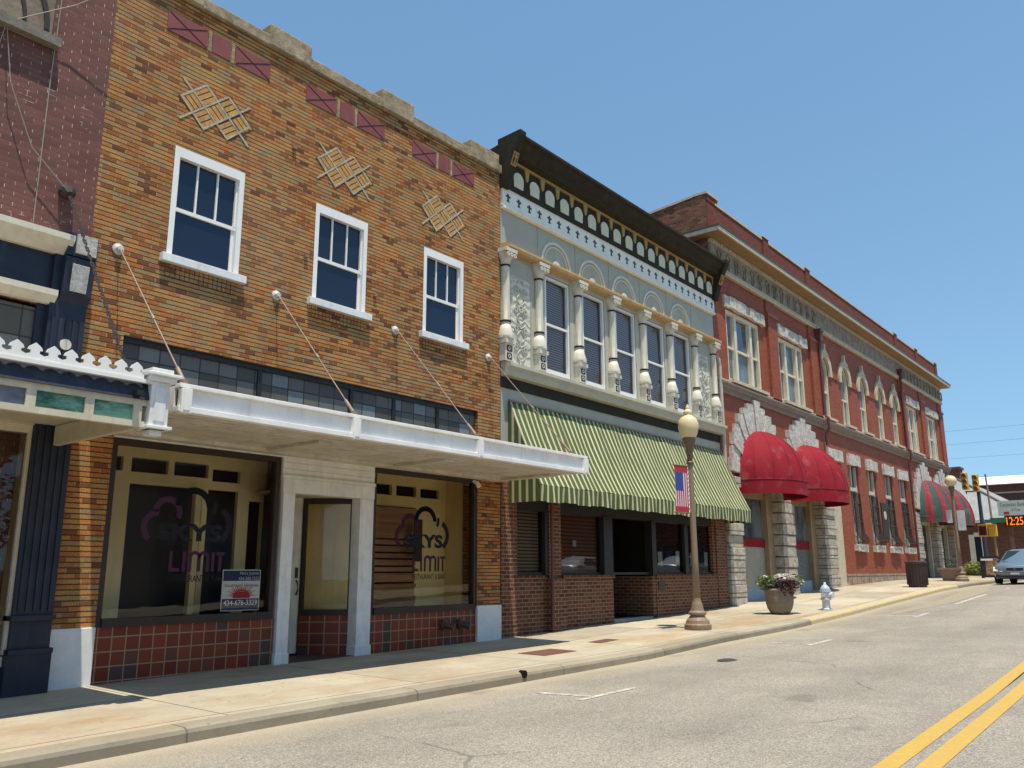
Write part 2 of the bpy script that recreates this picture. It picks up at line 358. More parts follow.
M['stripe_green'] = stripes('green_cream_stripe', (.085, .12, .04), (.56, .51, .33), .192, .34, dirt=.45)
M['vent'] = metal('vent_grate', (.05, .045, .04), .5)
# red building
M['trim'] = paint('tan_stone_trim', (.58, .49, .35), .7, .18, 4, grime=(.25, .2, .15))
M['creamwin'] = paint('cream_window_paint', (.72, .64, .47), .5, .14, 5, grime=(.35, .28, .2))
M['trim_white'] = rock('pale_rough_stone', (.78, .73, .64), (.42, .38, .32), 7, .8)
M['rockstone'] = rock('rough_ashlar_pier', (.62, .57, .47), (.33, .29, .23), 5, .9, joints=(2.4, .38, .0))
M['plinth'] = rock('rough_plinth', (.46, .38, .28), (.24, .19, .14), 4, 1.0, joints=(1.3, .6, .5))
m = N('carved_stone_frieze'); v = m.n('ShaderNodeTexVoronoi'); v.inputs['Scale'].default_value = 1.1; m.l(m.pos(), v.inputs['Vector'])
a = m.noise(3.5, 5, .7); m.bsdf(m.mix(m.ramp(a, [(.4, 0), (.65, 1)]), (.21, .165, .12), (.36, .29, .21)), .8, normal=m.bump(a, .6, .06)); M['carved'] = m.mat
M['soffit'] = paint('tan_soffit', (.33, .21, .10), .6, .15, 2)
M['woodtan'] = paint('tan_wood_frame', (.36, .25, .14), .5, .2, 4)
M['winglass'] = N('sky_grey_pane'); q = M['winglass']; q.bsdf(q.mix(q.ramp(q.noise(1.7, 3, stretch=(1, 1, .4)), [(.4, 0), (.6, 1)]), (.05, .065, .085), (.16, .19, .22)), .05, spec=.8); M['winglass'] = q.mat
def canvas(name, c):
    m = N(name); n = m.noise(.9, 5); sp = m.n('ShaderNodeSeparateXYZ'); m.l(m.pos(), sp.inputs[0])
    col = m.mix(m.ramp(n, [(.3, 0), (.75, 1)]), mul(c, .72), c); f = m.noise(6, 3, stretch=(1, 1, .15)); dn = m.noise(7, 5, .7, stretch=(1, 1, .18)); col = m.mix(m.math('MULTIPLY', m.ramp(dn, [(.5, 0), (.75, 1)]), .4), col, (.12, .05, .05)); n9 = m.noise(2.2, 4); col = m.mix(m.math('MULTIPLY', m.ramp(n9, [(.55, 0), (.75, 1)]), .18), col, (.5, .3, .28))
    m.bsdf(col, .75, normal=m.bump(f, .25, .02), spec=.12); return m.mat
M['canvas_red'] = canvas('red_canvas', (.30, .015, .027)); M['canvas_red2'] = canvas('faded_red_canvas', (.30, .02, .03)); M['canvas_green'] = canvas('green_canvas', (.05, .10, .085)); M['canvas_far'] = canvas('dull_red_canvas', (.30, .045, .06))
M['iron'] = metal('dark_iron', (.03, .022, .022), .5, .2)
M['maroonpipe'] = metal('maroon_pipe', (.13, .032, .03), .45, .1)
M['pipe_beige'] = paint('beige_pipe', (.5, .44, .36), .5)
# ground
def asphalt():
    m = N('asphalt'); n1 = m.noise(70, 3, .7); n2 = m.noise(.35, 6, .65); n3 = m.noise(2.0, 6, .7, stretch=(.25, 1.6, 1))
    vor = m.n('ShaderNodeTexVoronoi'); vor.inputs['Scale'].default_value = 90; m.l(m.pos(), vor.inputs['Vector'])
    col = m.ramp(vor.outputs['Color'], [(.1, (.175, .152, .125)), (.5, (.295, .262, .215)), (.9, (.46, .415, .345))])
    col = m.mix(1, col, m.ramp(n2, [(.3, .8), (.7, 1.12)]), 'MULTIPLY'); col = m.mix(m.math('MULTIPLY', m.ramp(n3, [(.55, 0), (.75, 1)]), .25), col, (.12, .11, .1))
    sp = m.n('ShaderNodeSeparateXYZ'); m.l(m.pos(), sp.inputs[0])
    gut = m.math('MULTIPLY', m.ramp(m.math('DIVIDE', m.math('ADD', sp.outputs[1], m.math('MULTIPLY', n2, 1.2)), 10.0), [(.76, 0), (.86, 1)]), .6)
    col = m.mix(gut, col, (.48, .40, .27))
    crk = m.n('ShaderNodeTexVoronoi', feature='DISTANCE_TO_EDGE'); crk.inputs['Scale'].default_value = .22; ns = m.n('ShaderNodeTexNoise'); ns.inputs['Scale'].default_value = 1.3; m.l(m.pos(), ns.inputs['Vector'])
    wp = m.n('ShaderNodeMix', data_type='VECTOR'); wp.inputs[0].default_value = .25; m.l(m.pos(), wp.inputs[4]); m.l(ns.outputs[1], wp.inputs[5]); m.l(wp.outputs[1], crk.inputs['Vector'])
    col = m.mix(m.math('MULTIPLY', m.math('LESS_THAN', crk.outputs[0], .0028), m.math('MULTIPLY', m.ramp(m.noise(.6, 3), [(.5, 0), (.6, 1)]), .5)), col, (.09, .08, .065))
    lane = m.n('ShaderNodeMath', operation='PINGPONG'); m.l(m.math('ADD', sp.outputs[1], m.math('MULTIPLY', m.noise(.12, 2), .8)), lane.inputs[0]); lane.inputs[1].default_value = .9
    col = m.mix(m.math('MULTIPLY', m.ramp(lane.outputs[0], [(.45, 0), (.85, 1)]), .12), col, (.13, .115, .095))
    n10 = m.noise(.9, 7, .75, stretch=(.35, 1.2, 1)); col = m.mix(m.math('MULTIPLY', m.ramp(n10, [(.56, 0), (.7, 1)]), .25), col, (.17, .15, .125)); n11 = m.noise(1.1, 5, .7, stretch=(.5, 1, 1)); col = m.mix(m.math('MULTIPLY', m.ramp(n11, [(.58, 0), (.72, 1)]), .35), col, (.44, .38, .30))
    oil = m.noise(.8, 3, .5); col = m.mix(m.math('MULTIPLY', m.ramp(oil, [(.68, 0), (.75, 1)]), .35), col, (.08, .07, .06))
    m.bsdf(col, .9, normal=m.bump(m.math('ADD', n1, vor.outputs[0]), .5, .012), spec=.2); return m.mat
def concrete(name, c, slab=None, rust=.5, dirt=.35, face=0):
    m = N(name); n1 = m.noise(.7, 7, .7); n2 = m.noise(24, 4, .7); n3 = m.noise(.5, 6, .72, stretch=(.5, 1.2, 1)); n4 = m.noise(5, 5, .7)
    col = m.mix(1, c, m.ramp(n1, [(.3, .78), (.7, 1.08)]), 'MULTIPLY'); col = m.mix(1, col, m.ramp(n2, [(.3, .9), (.7, 1.05)]), 'MULTIPLY')
    col = m.mix(m.math('MULTIPLY', m.ramp(n3, [(.47, 0), (.66, 1)]), rust), col, (.36, .21, .085))
    col = m.mix(m.math('MULTIPLY', m.ramp(n4, [(.56, 0), (.75, 1)]), dirt), col, (.2, .165, .12)); h = n2
    if slab:
        b = m.n('ShaderNodeTexBrick'); b.offset = 0; b.inputs['Scale'].default_value = 1; b.inputs['Brick Width'].default_value = slab[0]; b.inputs['Row Height'].default_value = slab[1]; b.inputs['Mortar Size'].default_value = .011
        mp = m.n('ShaderNodeMapping'); mp.inputs['Location'].default_value = (slab[2], slab[3], 0); m.l(m.uv(), mp.inputs[0]); m.l(mp.outputs[0], b.inputs['Vector'])
        b.inputs['Color1'].default_value = c4(.80); b.inputs['Color2'].default_value = c4(1.04)
        col = m.mix(1, col, b.outputs['Color'], 'MULTIPLY'); col = m.mix(b.outputs['Fac'], col, (.13, .11, .085)); h = m.math('SUBTRACT', n2, b.outputs['Fac'])
    if face:                                              # darker, mottled colour on the upright faces of the kerb
        q_ = m.n('ShaderNodeSeparateXYZ'); m.l(m.n('ShaderNodeNewGeometry').outputs['True Normal'], q_.inputs[0]); sc = m.noise(1.8, 6, .7, stretch=(.6, 1, 2))
        col = m.mix(m.math('MULTIPLY', m.math('GREATER_THAN', m.math('ABSOLUTE', q_.outputs[1]), .6), m.ramp(sc, [(.3, .35*face), (.6, face)])), col, (.15, .135, .11))
    gum = m.n('ShaderNodeTexVoronoi'); gum.inputs['Scale'].default_value = 3.2; m.l(m.pos(), gum.inputs['Vector'])
    col = m.mix(m.math('MULTIPLY', m.math('LESS_THAN', gum.outputs[0], .075), .55), col, (.11, .09, .07)); n12 = m.noise(1.6, 6, .75); col = m.mix(m.math('MULTIPLY', m.ramp(n12, [(.56, 0), (.7, 1)]), dirt), col, (.27, .23, .17))
    m.bsdf(col, .88, normal=m.bump(h, .3, .01), spec=.2); return m.mat
M['asphalt'] = asphalt()
M['sidewalk'] = concrete('sidewalk_concrete', (.50, .44, .325), (3.0, 1.72, .4, 1.75), .6, .35)
M['kerb'] = concrete('kerb_concrete', (.40, .345, .25), (3.2, 50, 1.45, 3), .25, .55, .5)
def worn(name, c, thr=.5, back=(.3, .26, .2)):
    m = N(name); n = m.noise(9, 7, .78); n2 = m.noise(60, 3, .7)
    m.bsdf(m.mix(1, m.mix(m.ramp(n, [(thr, 0), (thr+.1, 1)]), c, back), m.ramp(n2, [(.3, .85), (.7, 1.05)]), 'MULTIPLY'), .75, normal=m.bump(n2, .3, .006)); return m.mat
M['yellow'] = worn('yellow_road_paint', (.66, .38, .03), .36, (.50, .32, .07)); M['kerbyellow'] = worn('worn_yellow_kerb_paint', (.62, .46, .15), .42, (.46, .39, .27)); M['whiteline'] = worn('worn_white_road_paint', (.60, .56, .49), .45, (.34, .31, .26))
M['faintyellow'] = worn('faded_yellow_paint', (.36, .29, .17), .45, (.29, .255, .2))
M['earth'] = rock('dry_ground', (.16, .14, .08), (.09, .1, .04), .3, .2)

# ------------------------------------------------------------------ ground, road, sidewalk
PTS = [(-400, -2.2), (-60, -.9), (-8, -.28), (2, -.1), (5.5, -.03), (10, .015), (14, .06), (17, .16), (20.5, .225), (24.5, .36), (30, .6), (36, .85), (41, .97), (46, 1.03), (52, 1.08), (60, 1.17), (75, 1.35), (100, 1.6), (200, 2.5), (600, 4)]
def G(x):
    for (a, za), (b, zb) in zip(PTS, PTS[1:]):
        if x <= b: t = (x-a)/(b-a); return za+(zb-za)*t
    return PTS[-1][1]
YK, YF, YC, YR = 8.15, 11.7, 2.35, -3.5            # kerb face, facades, centre line, far kerb
def kerbz(x): return G(x)-.05
def road(x, y):
    t = (y-YC)/(YK-YC); return G(x)-.19+.11*max(0, 1-t*t)
def side(x, y): t = min(max((y-YK)/(YF-YK), 0), 1); return G(x)-.05*(1-t)
XS = sorted(set([-60, -40, -25, -15, -8, -4]+[i*1.0 for i in range(-2, 58)]+[57.5]))
def strip(xs, ys, zf, off=0):
    mb = MB()
    for i in range(len(xs)-1):
        for j in range(len(ys)-1):
            mb.quad(*[(x, y, zf(x, y)+off) for x, y in ((xs[i], ys[j]), (xs[i+1], ys[j]), (xs[i+1], ys[j+1]), (xs[i], ys[j+1]))])
    return mb
XG = [-600, -200, -60, -8, 5, 20, 40, 60, 90, 200, 600]
struct(strip(XG, [-600, -100, -30, 0, 30, 100, 600], lambda x, y: G(x)-.6-(0 if abs(y) < 40 else -.004*(abs(y)-40))).build('ground', M['earth']))
XR = XS+[60, 64, 68, 75, 90, 120, 200]
ys = [YR, -2, -.5, 1, 2.35, 3.5, 4.7, 5.8, 6.9, 7.6, YK]
struct(strip(XR, ys, road).build('road', M['asphalt'], smooth=True))
struct(strip([57.5, 60, 64, 68], [YK, 11.7, 14, 30, 80], lambda x, y: road(x, YK)).build('side_street', M['asphalt']))
struct(strip(XS, [YK+.28, 9.2, 10.2, 11, YF, 13.6], side).build('sidewalk', M['sidewalk']))
struct(strip([68, 75, 90, 120, 200], [YK, 12, 16, 40], lambda x, y: G(x)).build('far_sidewalk', M['sidewalk']))
struct(strip(XR, [-9, YR], lambda x, y: G(x)).build('opposite_sidewalk', M['sidewalk']))
def kerb(x0, x1, mat, nm, lift=0):
    xs = [x0]+[x for x in XS if x0 < x < x1]+[x1]; mb = MB()
    def sec(x):
        z = kerbz(x)+lift; zb = road(x, YK)-.1
        return [(x, YK-.02-lift, zb), (x, YK-.012-lift, z-.05), (x, YK+.012-lift*.7, z-.014), (x, YK+.05, z), (x, YK+.282, z+.005), (x, YK+.282, zb)]
    base = len(mb.v); n = 6
    for x in xs: mb.v += sec(x)
    for i in range(len(xs)-1):
        for k in range(n): k2 = (k+1) % n; mb.f.append((i*n+k, i*n+k2, (i+1)*n+k2, (i+1)*n+k)); mb.m.append(0)
    mb.f += [tuple(range(n)), tuple(len(mb.v)-n+k for k in range(n))]; mb.m += [0, 0]
    return struct(mb.build(nm, mat))
kerb(-60, 22.1, M['kerb'], 'kerb'); kerb(22.1, 38.5, M['kerbyellow'], 'yellow_kerb'); kerb(38.5, 57.5, M['kerb'], 'kerb')
struct(MB().box(57.4, 57.5, YK, 40, .5, 1.1).build('corner_kerb', M['kerb']))
def mark(poly, mat, nm, off=.004):
    """painted marking: a strip given as list of (x, y0, y1)"""
    mb = MB()
    for (xa, a0, a1), (xb, b0, b1) in zip(poly, poly[1:]):
        mb.quad((xa, a0, road(xa, a0)+off), (xb, b0, road(xb, b0)+off), (xb, b1, road(xb, b1)+off), (xa, a1, road(xa, a1)+off))
    return struct(mb.build(nm, mat))
dr = lambda x: .025*(x-7.4)
xl = [-30, -10, 0, 4, 8, 12, 16, 20, 25, 30, 40, 50, 57]
mark([(x, 2.13+dr(min(x, 18)), 2.30+dr(min(x, 18))) for x in xl], M['yellow'], 'yellow_centre_line')
mark([(x, 1.86+dr(min(x, 18)), 2.03+dr(min(x, 18))) for x in xl], M['yellow'], 'yellow_centre_line')
for x in (1.6, 9.4, 17.1, 24.9):
    mark([(x-.05, 6.35, 7.15), (x+.06, 6.35, 7.15)], M['whiteline'], 'road_marking')
    mark([(x-.35, 6.22, 6.33), (x+.95, 6.22, 6.33)], M['whiteline'], 'road_marking')
mark([(29, 6.2, 6.32), (33, 6.2, 6.32), (38, 6.2, 6.32)], M['whiteline'], 'road_marking')
mark([(25.5, 7.0, 7.3), (30, 6.45, 7.1), (36, 6.5, 7.4), (38, 7.0, 7.4)], M['faintyellow'], 'road_marking', .003)
for x0, x1 in ((1.2, 2.9), (9.0, 9.9)): pass

# ------------------------------------------------------------------ maroon building at the left edge
b0 = thing('corner_shop', 'maroon painted brick building with navy storefront and white fretwork canopy', 'building', (0, YF, -.1))
mb = MB(); mb.wall(-7, 5.05, 4.9, 13.2, [], YF); mb.box(-7, 5.045, YF+.3, 24, -.1, 13.2); mb.build('wall', M['brick_maroon'], b0)
mb = MB(); mb.box(1.2, 4.19, YF-.06, YF+.1, 8.74, 11.4); mb.build('blind_window', rock('brown_stone_panel', (.30, .24, .17), (.17, .13, .09), 3, .4), b0); mb = MB().unit(); ring(mb, 2.9, 8.8, 1.25, 1.18, 0, 100, YF-.075, YF-.05, n=16); mb.unit(); ring(mb, 2.9, 8.8, .95, .9, 0, 100, YF-.075, YF-.05, n=16); mb.each('stone_joint', M['darkwood'], b0)
MB().box(1.1, 4.3, YF-.14, YF+.1, 8.6, 8.735).build('sill', rock('grey_brown_sill', (.26, .23, .19), (.16, .14, .11), 6, .3), b0)
MB().yz([(YF+.02, 5.63), (YF-.12, 5.63), (YF-.2, 5.7), (YF-.3, 5.8), (YF-.3, 5.88), (YF+.02, 5.9)], -7, 4.72).build('cornice', M['creamtrim'], b0)
MB().yz([(YF+.02, 4.92), (YF-.1, 4.92), (YF-.2, 5.02), (YF-.2, 5.1), (YF+.02, 5.12)], -7, 4.62).build('moulding', M['creamtrim'], b0)
MB().box(-7, 4.62, YF-.05, YF+.2, 5.12, 5.63).build('frieze', M['navy'], b0)
mb = MB(); mb.box(4.56, 5.04, YF-.12, YF+.05, .44, 5.62); mb.box(4.52, 5.055, YF-.17, YF+.05, -.12, .44); mb.box(4.52, 5.055, YF-.19, YF+.05, .84, .90); mb.box(4.53, 5.055, YF-.2, YF+.05, .44, .5)
for k in range(5): mb.box(4.605+k*.09, 4.645+k*.09, YF-.14, YF-.11, .95, 4.75)
mb.yz([(YF-.1, 4.95), (YF-.2, 5.1), (YF-.24, 5.6), (YF-.1, 5.62)], 4.66, 5.05); mb.box(4.66, 5.055, YF-.24, YF, 5.62, 5.94)
pil = mb.build('pilaster', M['navy'], b0)
m_orn = rock('white_carved_ornament', (.74, .72, .66), (.45, .43, .38), 22, 1.0)
MB().box(4.76, 5.03, YF-.275, YF-.24, 5.66, 5.93).build('ornament', m_orn, pil)
MB().yz([(YF-.215, 5.13), (YF-.255, 5.5), (YF-.225, 5.52), (YF-.19, 5.13)], 4.75, 4.97).build('ornament', m_orn, pil)
MB().prism([(4.81+.075*math.cos(a*.3927), 4.4+.075*math.sin(a*.3927)) for a in range(16)], lambda p: (p[0], YF-.15, p[1]), lambda p: (p[0], YF-.1, p[1])).build('rosette', M['offwhite'], pil)
tw = MB().box(-7, 4.5, YF+.02, YF+.06, 3.3, 4.86).build('transom', M['greyglassblock'], b0)
MB().box(4.44, 4.56, YF-.03, YF+.06, 3.3, 4.92).build('frame', M['navy'], tw)
mb = MB(); mb.box(4.52, 4.615, YF-.06, YF+.1, .3, 3.28); mb.box(-7, 4.52, YF-.06, YF+.1, 3.18, 3.28); mb.box(-7, 4.6, YF-.07, YF+.1, .3, .42)
sw = mb.build('shop_window', M['creamtrim'], b0)
MB().quad((-7, YF, .42), (4.52, YF, .42), (4.52, YF, 3.18), (-7, YF, 3.18)).build('pane', M['glass'], sw)
MB().box(-7, 4.6, YF-.02, YF+.1, -.15, .3).build('bulkhead', M['navy'], b0)
mb = MB(); mb.box(-7, 4.55, YF+2.5, YF+2.55, 0, 3.3); mb.box(-7, 4.55, YF+.1, YF+2.5, 3.28, 3.32); mb.box(-7, 4.55, YF+.1, YF+2.5, .05, .1); mb.box(4.56, 4.6, YF+.1, YF+2.5, 0, 3.3)
mb.build('interior', M['room'], b0); MB().box(3.6, 4.0, YF+1.2, YF+1.6, .1, 2.2).build('display_stand', M['roomtrim'], b0)
# canopy with stained glass panels and fretwork
YA = 9.4
cn = MB(); cn.box(-7, 4.9, YA+.03, YF-.06, 3.30, 3.36); cn.box(4.9, 5.165, YA+.2, YF-.06, 3.305, 3.38); cn.box(-7, 4.95, YF-.1, YF-.02, 3.28, 3.5)
cn.box(-7, 4.9, YA, YA+.08, 3.05, 3.12); cn.box(-7, 4.9, YA, YA+.08, 3.30, 3.37)
for x in (4.79, 4.24, 3.63, 3.03, 2.43, 1.83, 1.23, .6): cn.box(x-.05, x+.05, YA+.003, YA+.077, 3.12, 3.30)
cn.box(4.8, 4.88, YA+.1, YF-.1, 3.04, 3.29)
can = cn.build('canopy', M['cream'], b0)
MB().yz([(YA-.03, 3.37), (YA+.08, 3.37), (YA+.35, 3.6), (YA+.05, 3.6)], -7, 4.9).build('slope', M['navy'], can)
mb = MB()
for k, x in enumerate([-.1+.185*i for i in range(27)]):
    p = [(-.0925, 0), (.0925, 0), (.0925, .05), (.045, .07), (.045, .1), (.075, .105), (.06, .14), (.0, .185), (-.06, .14), (-.075, .105), (-.045, .1), (-.045, .07), (-.0925, .05)]
    mb.xz([(x+a, 3.605+b) for a, b in p], YA-.045, YA-.02)
mb.box(-7, 4.9, YA-.06, YA, 3.56, 3.605); mb.build('fretwork', M['white_clean'], can)
def stained(name, a, b):
    m = N(name); n = m.noise(4, 6, .7, stretch=(.6, 1, 1.4)); n2 = m.noise(3, 3)
    m.bsdf(m.mix(m.ramp(n, [(.42, 0), (.62, 1)]), a, b), .15, normal=m.bump(n2, .2, .02)); return m.mat
gg = stained('green_stained_glass', (.008, .07, .02), (.16, .34, .22)); gy = stained('grey_stained_glass', (.10, .10, .12), (.2, .19, .21))
for x0, x1, mt in ((4.29, 4.74, gg), (3.68, 4.19, gg), (3.08, 3.58, gy), (2.48, 2.98, gy), (1.88, 2.38, gy)):
    MB().box(x0, x1, YA+.03, YA+.045, 3.12, 3.30).build('glass_panel', mt, can)
mb = MB(); mb.box(4.9, 5.13, YA-.06, YA+.17, 3.04, 3.6); mb.box(4.86, 5.17, YA-.1, YA+.21, 3.04, 3.08); mb.box(4.945, 5.085, YA-.075, YA-.055, 3.13, 3.54)
mb.box(4.85, 5.18, YA-.11, YA+.22, 3.6, 3.66); mb.box(4.81, 5.22, YA-.15, YA+.26, 3.66, 3.70); mb.box(4.88, 5.15, YA-.08, YA+.19, 3.70, 3.76); mb.box(4.94, 5.09, YA-.02, YA+.13, 2.97, 3.04)
mb.build('corner_post', M['white'], can, bevel=.008)
mb = MB(); mb.box(4.70, 4.78, YA-.12, YA-.03, 3.40, 3.45); mb.build('camera', M['blackframe'], can)
MB().tube([(4.64, YF, 6.58), (4.64, YF-.1, 6.54), (4.64, YF-.14, 6.5)], [.1, .1, .05], 10).build('anchor', M['iron'], b0)
mb = MB(); a, b = Vector((4.64, YF-.12, 6.52)), Vector((4.66, YA+.1, 3.72)); n = 44
for i in range(n):
    t0, t1 = i/n, (i+1.25)/n; p, q = a.lerp(b, t0), a.lerp(b, min(t1, 1)); o = Vector((.018, 0, 0)) if i % 2 else Vector((0, .013, .013))
    mb.tube([p+o, q+o], .0085, 5); mb.tube([p-o, q-o], .0085, 5)
mb.build('chain', M['iron'], b0)
mb = MB(); mb.tube([(4.28, YF-.02, 9.6), (4.26, YF-.02, 8), (4.27, YF-.02, 6.0)], .008, 6); mb.tube([(3.3, YF-.04, 8.2), (3.62, YF-.06, 8.66), (3.75, YF-.1, 7.8), (4.1, YF-.12, 7.0), (4.62, YF-.12, 6.55)], .007, 6); mb.tube([(3.62, YF-.06, 8.66), (3.9, YF-.1, 8.9), (4.4, YF-.2, 9.3), (5.0, YF-.4, 9.9)], .007, 6); mb.tube([(3.62, YF-.06, 8.66), (3.45, YF-.05, 7.5), (3.2, YF-.05, 6)], .006, 6)
mb.each('cable', plain('grey_cable', (.30, .25, .2)), b0)

# ------------------------------------------------------------------ tan brick building
b1 = thing('restaurant_building', 'tan and orange brick building with diamond brickwork and flat white canopy', 'building', (5.05, YF, 0))
XA, XB = 5.05, 14.09
W1 = [(6.17, 7.42), (8.90, 10.13), (11.65, 12.85)]
holes = [(a, b, 6.12, 7.93) for a, b in W1]+[(5.65, 13.35, 3.46, 4.75)]
mb = MB(); mb.wall(XA, XB, 3.46, 10.45, holes, YF, .22)
mb.box(XA, 5.65, YF, YF+.4, .0, 3.46); mb.box(13.35, XB, YF, YF+.4, .0, 3.46)
mb.box(XA+.002, XB-.002, YF+.23, YF+.3, 4.76, 6.1); mb.box(XA+.002, XB-.002, YF+.23, YF+.3, 7.94, 10.44)
for a, b in ((XA+.002, XA+.2), (XB-.2, XB-.002)): mb.box(a, b, YF+.3, 24, 0, 10.44)
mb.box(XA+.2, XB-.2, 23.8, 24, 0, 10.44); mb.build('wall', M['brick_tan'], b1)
MB().box(XA+.2, XB-.2, YF+.3, 23.8, 9.6, 9.7).build('roof', M['roofgrey'], b1)
MB().box(XA+.2, XB-.2, YF+.6, YF+.62, 4.76, 9.6).build('back_partition', M['dark'], b1)
mb = MB(); mb.box(XA-.02, XB+.02, YF-.07, YF+.4, 10.45, 10.66)
for a, b in ((5.1, 6.4), (7.67, 8.57), (10.32, 11.2), (12.96, 13.95)): mb.box(a, b, YF-.09, YF+.42, 10.46, 10.87)
mb.build('coping', M['coping'], b1, bevel=.02)
mb = MB(); mb.box(XA-.004, 5.652, YF-.03, YF+.1, -.12, .71); mb.box(13.34, XB+.004, YF-.03, YF+.1, -.05, .75); mb.each('pier_base', M['whitebase'], b1, bevel=.01)
# red tile panels and diamond lattices
for cx in (6.81, 9.51, 12.2):
    mb = MB()
    for x0, x1 in ((cx-.96, cx-.26), (cx-.17, cx+.17), (cx+.26, cx+.96)): mb.box(x0, x1, YF-.012, YF+.01, 9.8, 10.15)
    p_ = mb.each('tile_panel', M['panel_red'], b1)[0]
    mb = MB()
    for s in (-1, 1):
        x0, x1 = (cx-.96, cx-.26) if s < 0 else (cx+.26, cx+.96); xm = (x0+x1)/2
        for q in (-1, 1): mb.tube([(xm-q*.33, YF-.013, 9.82), (xm+q*.33, YF-.013, 10.13)], .006, 4)
    mb.each('groove', M['dark'], p_)
    mb = MB()
    for x in (cx-.215, cx+.215): mb.box(x-.028, x+.028, YF-.014, YF+.01, 9.79, 10.16)
    mb.each('divider', M['coping'], p_)
    mb = MB(); cz = 8.85                                 # two families of slanted strips cross as diamonds
    for fam, (xa, za, xb, zb_) in [(0, (-.62, -.06, -.2, -.47)), (0, (-.62, .27, .23, -.46)), (0, (-.21, .32, .63, -.44)), (0, (.2, .29, .61, -.06)),
                                   (1, (-.64, -.07, -.22, .31)), (1, (-.63, -.45, .19, .29)), (1, (-.22, -.47, .61, .28)), (1, (.22, -.46, .61, -.08))]:
        d = Vector((xb-xa, zb_-za)).normalized(); q = Vector((-d.y, d.x))*.017
        mb.xz([(cx+xa+q.x, cz+za+q.y), (cx+xb+q.x, cz+zb_+q.y), (cx+xb-q.x, cz+zb_-q.y), (cx+xa-q.x, cz+za-q.y)], YF-.011-.002*fam, YF+.01)
    mb.build('lattice', M['lattice'], b1)
    cell = MB(); bars = MB()
    for k, (px, pz) in enumerate(((-.45, -.08), (-.216, .12), (-.216, -.28), (.02, -.08), (.25, .12), (.25, -.28), (.487, -.08))):
        A, B = Vector((.235, -.2)), Vector((.235, .2)); c_ = Vector((cx+px, cz+pz))
        cell.xz([tuple(c_+(-A-B)*.5), tuple(c_+(A-B)*.5), tuple(c_+(A+B)*.5), tuple(c_+(-A+B)*.5)], YF-.004, YF+.005)
        L_, S_ = (A, B) if k in (0, 3, 6) else (B, A)
        for q in (-.29, 0, .29): bars.xz([tuple(c_+L_*a+S_*(q+b)) for a, b in ((-.42, -.115), (.42, -.115), (.42, .115), (-.42, .115))], YF-.008, YF+.004)
    cell.build('lattice_bed', M['joint'], b1); bars.build('lattice_brick', M['single_brick'], b1)
# upper windows
for a, b in W1:
    z0, z1 = 6.12, 7.93; mb = MB(); f = .09; y0, y1 = YF+.0, YF+.14
    mb.box(a, a+f, y0, y1, z0, z1); mb.box(b-f, b, y0, y1, z0, z1); mb.box(a+f, b-f, y0, y1, z1-.16, z1)
    wn_ = mb.build('window', M['white_clean'], b1)
    mb = MB(); zm = 6.92
    mb.box(a+f, b-f, YF+.055, YF+.1, zm-.03, zm+.03); mb.box(a+f, a+f+.035, YF+.075, YF+.11, z0, zm-.03); mb.box(b-f-.05, b-f, YF+.075, YF+.11, z0, zm-.03); mb.box(a+f+.035, b-f-.05, YF+.075, YF+.11, z0, z0+.045)
    mb.box(a+f, a+f+.03, YF+.05, YF+.09, zm+.03, z1-.16); mb.box(b-f-.03, b-f, YF+.05, YF+.09, zm+.03, z1-.16)
    for k in (1, 2): x = a+f+(b-a-2*f)*k/3; mb.box(x-.014, x+.014, YF+.06, YF+.09, zm+.03, z1-.16)
    mb.build('sash', M['white_clean'], wn_)
    MB().box(a+f, b-f, YF+.092, YF+.1, z0, z1-.16).build('pane', M['pane_navy'], wn_)
    MB().box(a-.1, b+.1, YF-.1, YF+.14, 5.99, 6.119).build('sill', M['white'], wn_, bevel=.008)
    mb = MB()
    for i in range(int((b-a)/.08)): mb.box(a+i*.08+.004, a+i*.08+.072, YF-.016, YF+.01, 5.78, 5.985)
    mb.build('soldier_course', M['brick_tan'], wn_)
mb = MB(); mb.box(5.66, 13.34, YF+.1, YF+.13, 3.5, 4.66)
tr = mb.build('transom', M['greyglassblock'], b1)
mb = MB(); mb.box(5.65, 13.35, YF+.06, YF+.14, 4.66, 4.75)
for x in (8.0, 9.95, 11.0, 12.2): mb.box(x-.04, x+.04, YF+.07, YF+.14, 3.5, 4.66)
mb.build('frame', M['blackframe'], tr)
# storefront
def shopwin(x0, x1, z0, z1):
    f = .085; mb = MB(); y0, y1 = YF+.02, YF+.16
    mb.box(x0, x0+f, y0, y1, z0, z1); mb.box(x1-f, x1, y0, y1, z0, z1); mb.box(x0+f, x1-f, y0, y1, z1-f, z1); mb.box(x0+f, x1-f, y0-.03, y1, z0, z0+.11)
    o = mb.build('shop_window', M['darkwood'], b1)
    MB().quad((x0+f, YF+.09, z0+.11), (x1-f, YF+.09, z0+.11), (x1-f, YF+.09, z1-f), (x0+f, YF+.09, z1-f)).build('pane', M['glass'], o); return o
swl = shopwin(5.65, 8.47, .70, 3.27); swr = shopwin(10.5, 13.35, .68, 3.30)
mb = MB(); mb.box(5.65, 8.5, YF+.03, YF+.2, -.1, .70); mb.box(10.5, 13.35, YF+.03, YF+.2, -.05, .68); mb.each('tiled_bulkhead', M['tile_red'], b1)
mb = MB(); mb.box(8.52, 8.75, YF-.03, YF+.2, -.05, 2.70); mb.box(10.16, 10.48, YF-.03, YF+.2, -.02, 2.70); mb.box(8.50, 10.49, YF-.035, YF+.2, 2.70, 2.93); mb.box(8.5, 8.77, YF-.045, YF+.19, -.05, .16); mb.box(10.14, 10.5, YF-.045, YF+.19, -.02, .18)
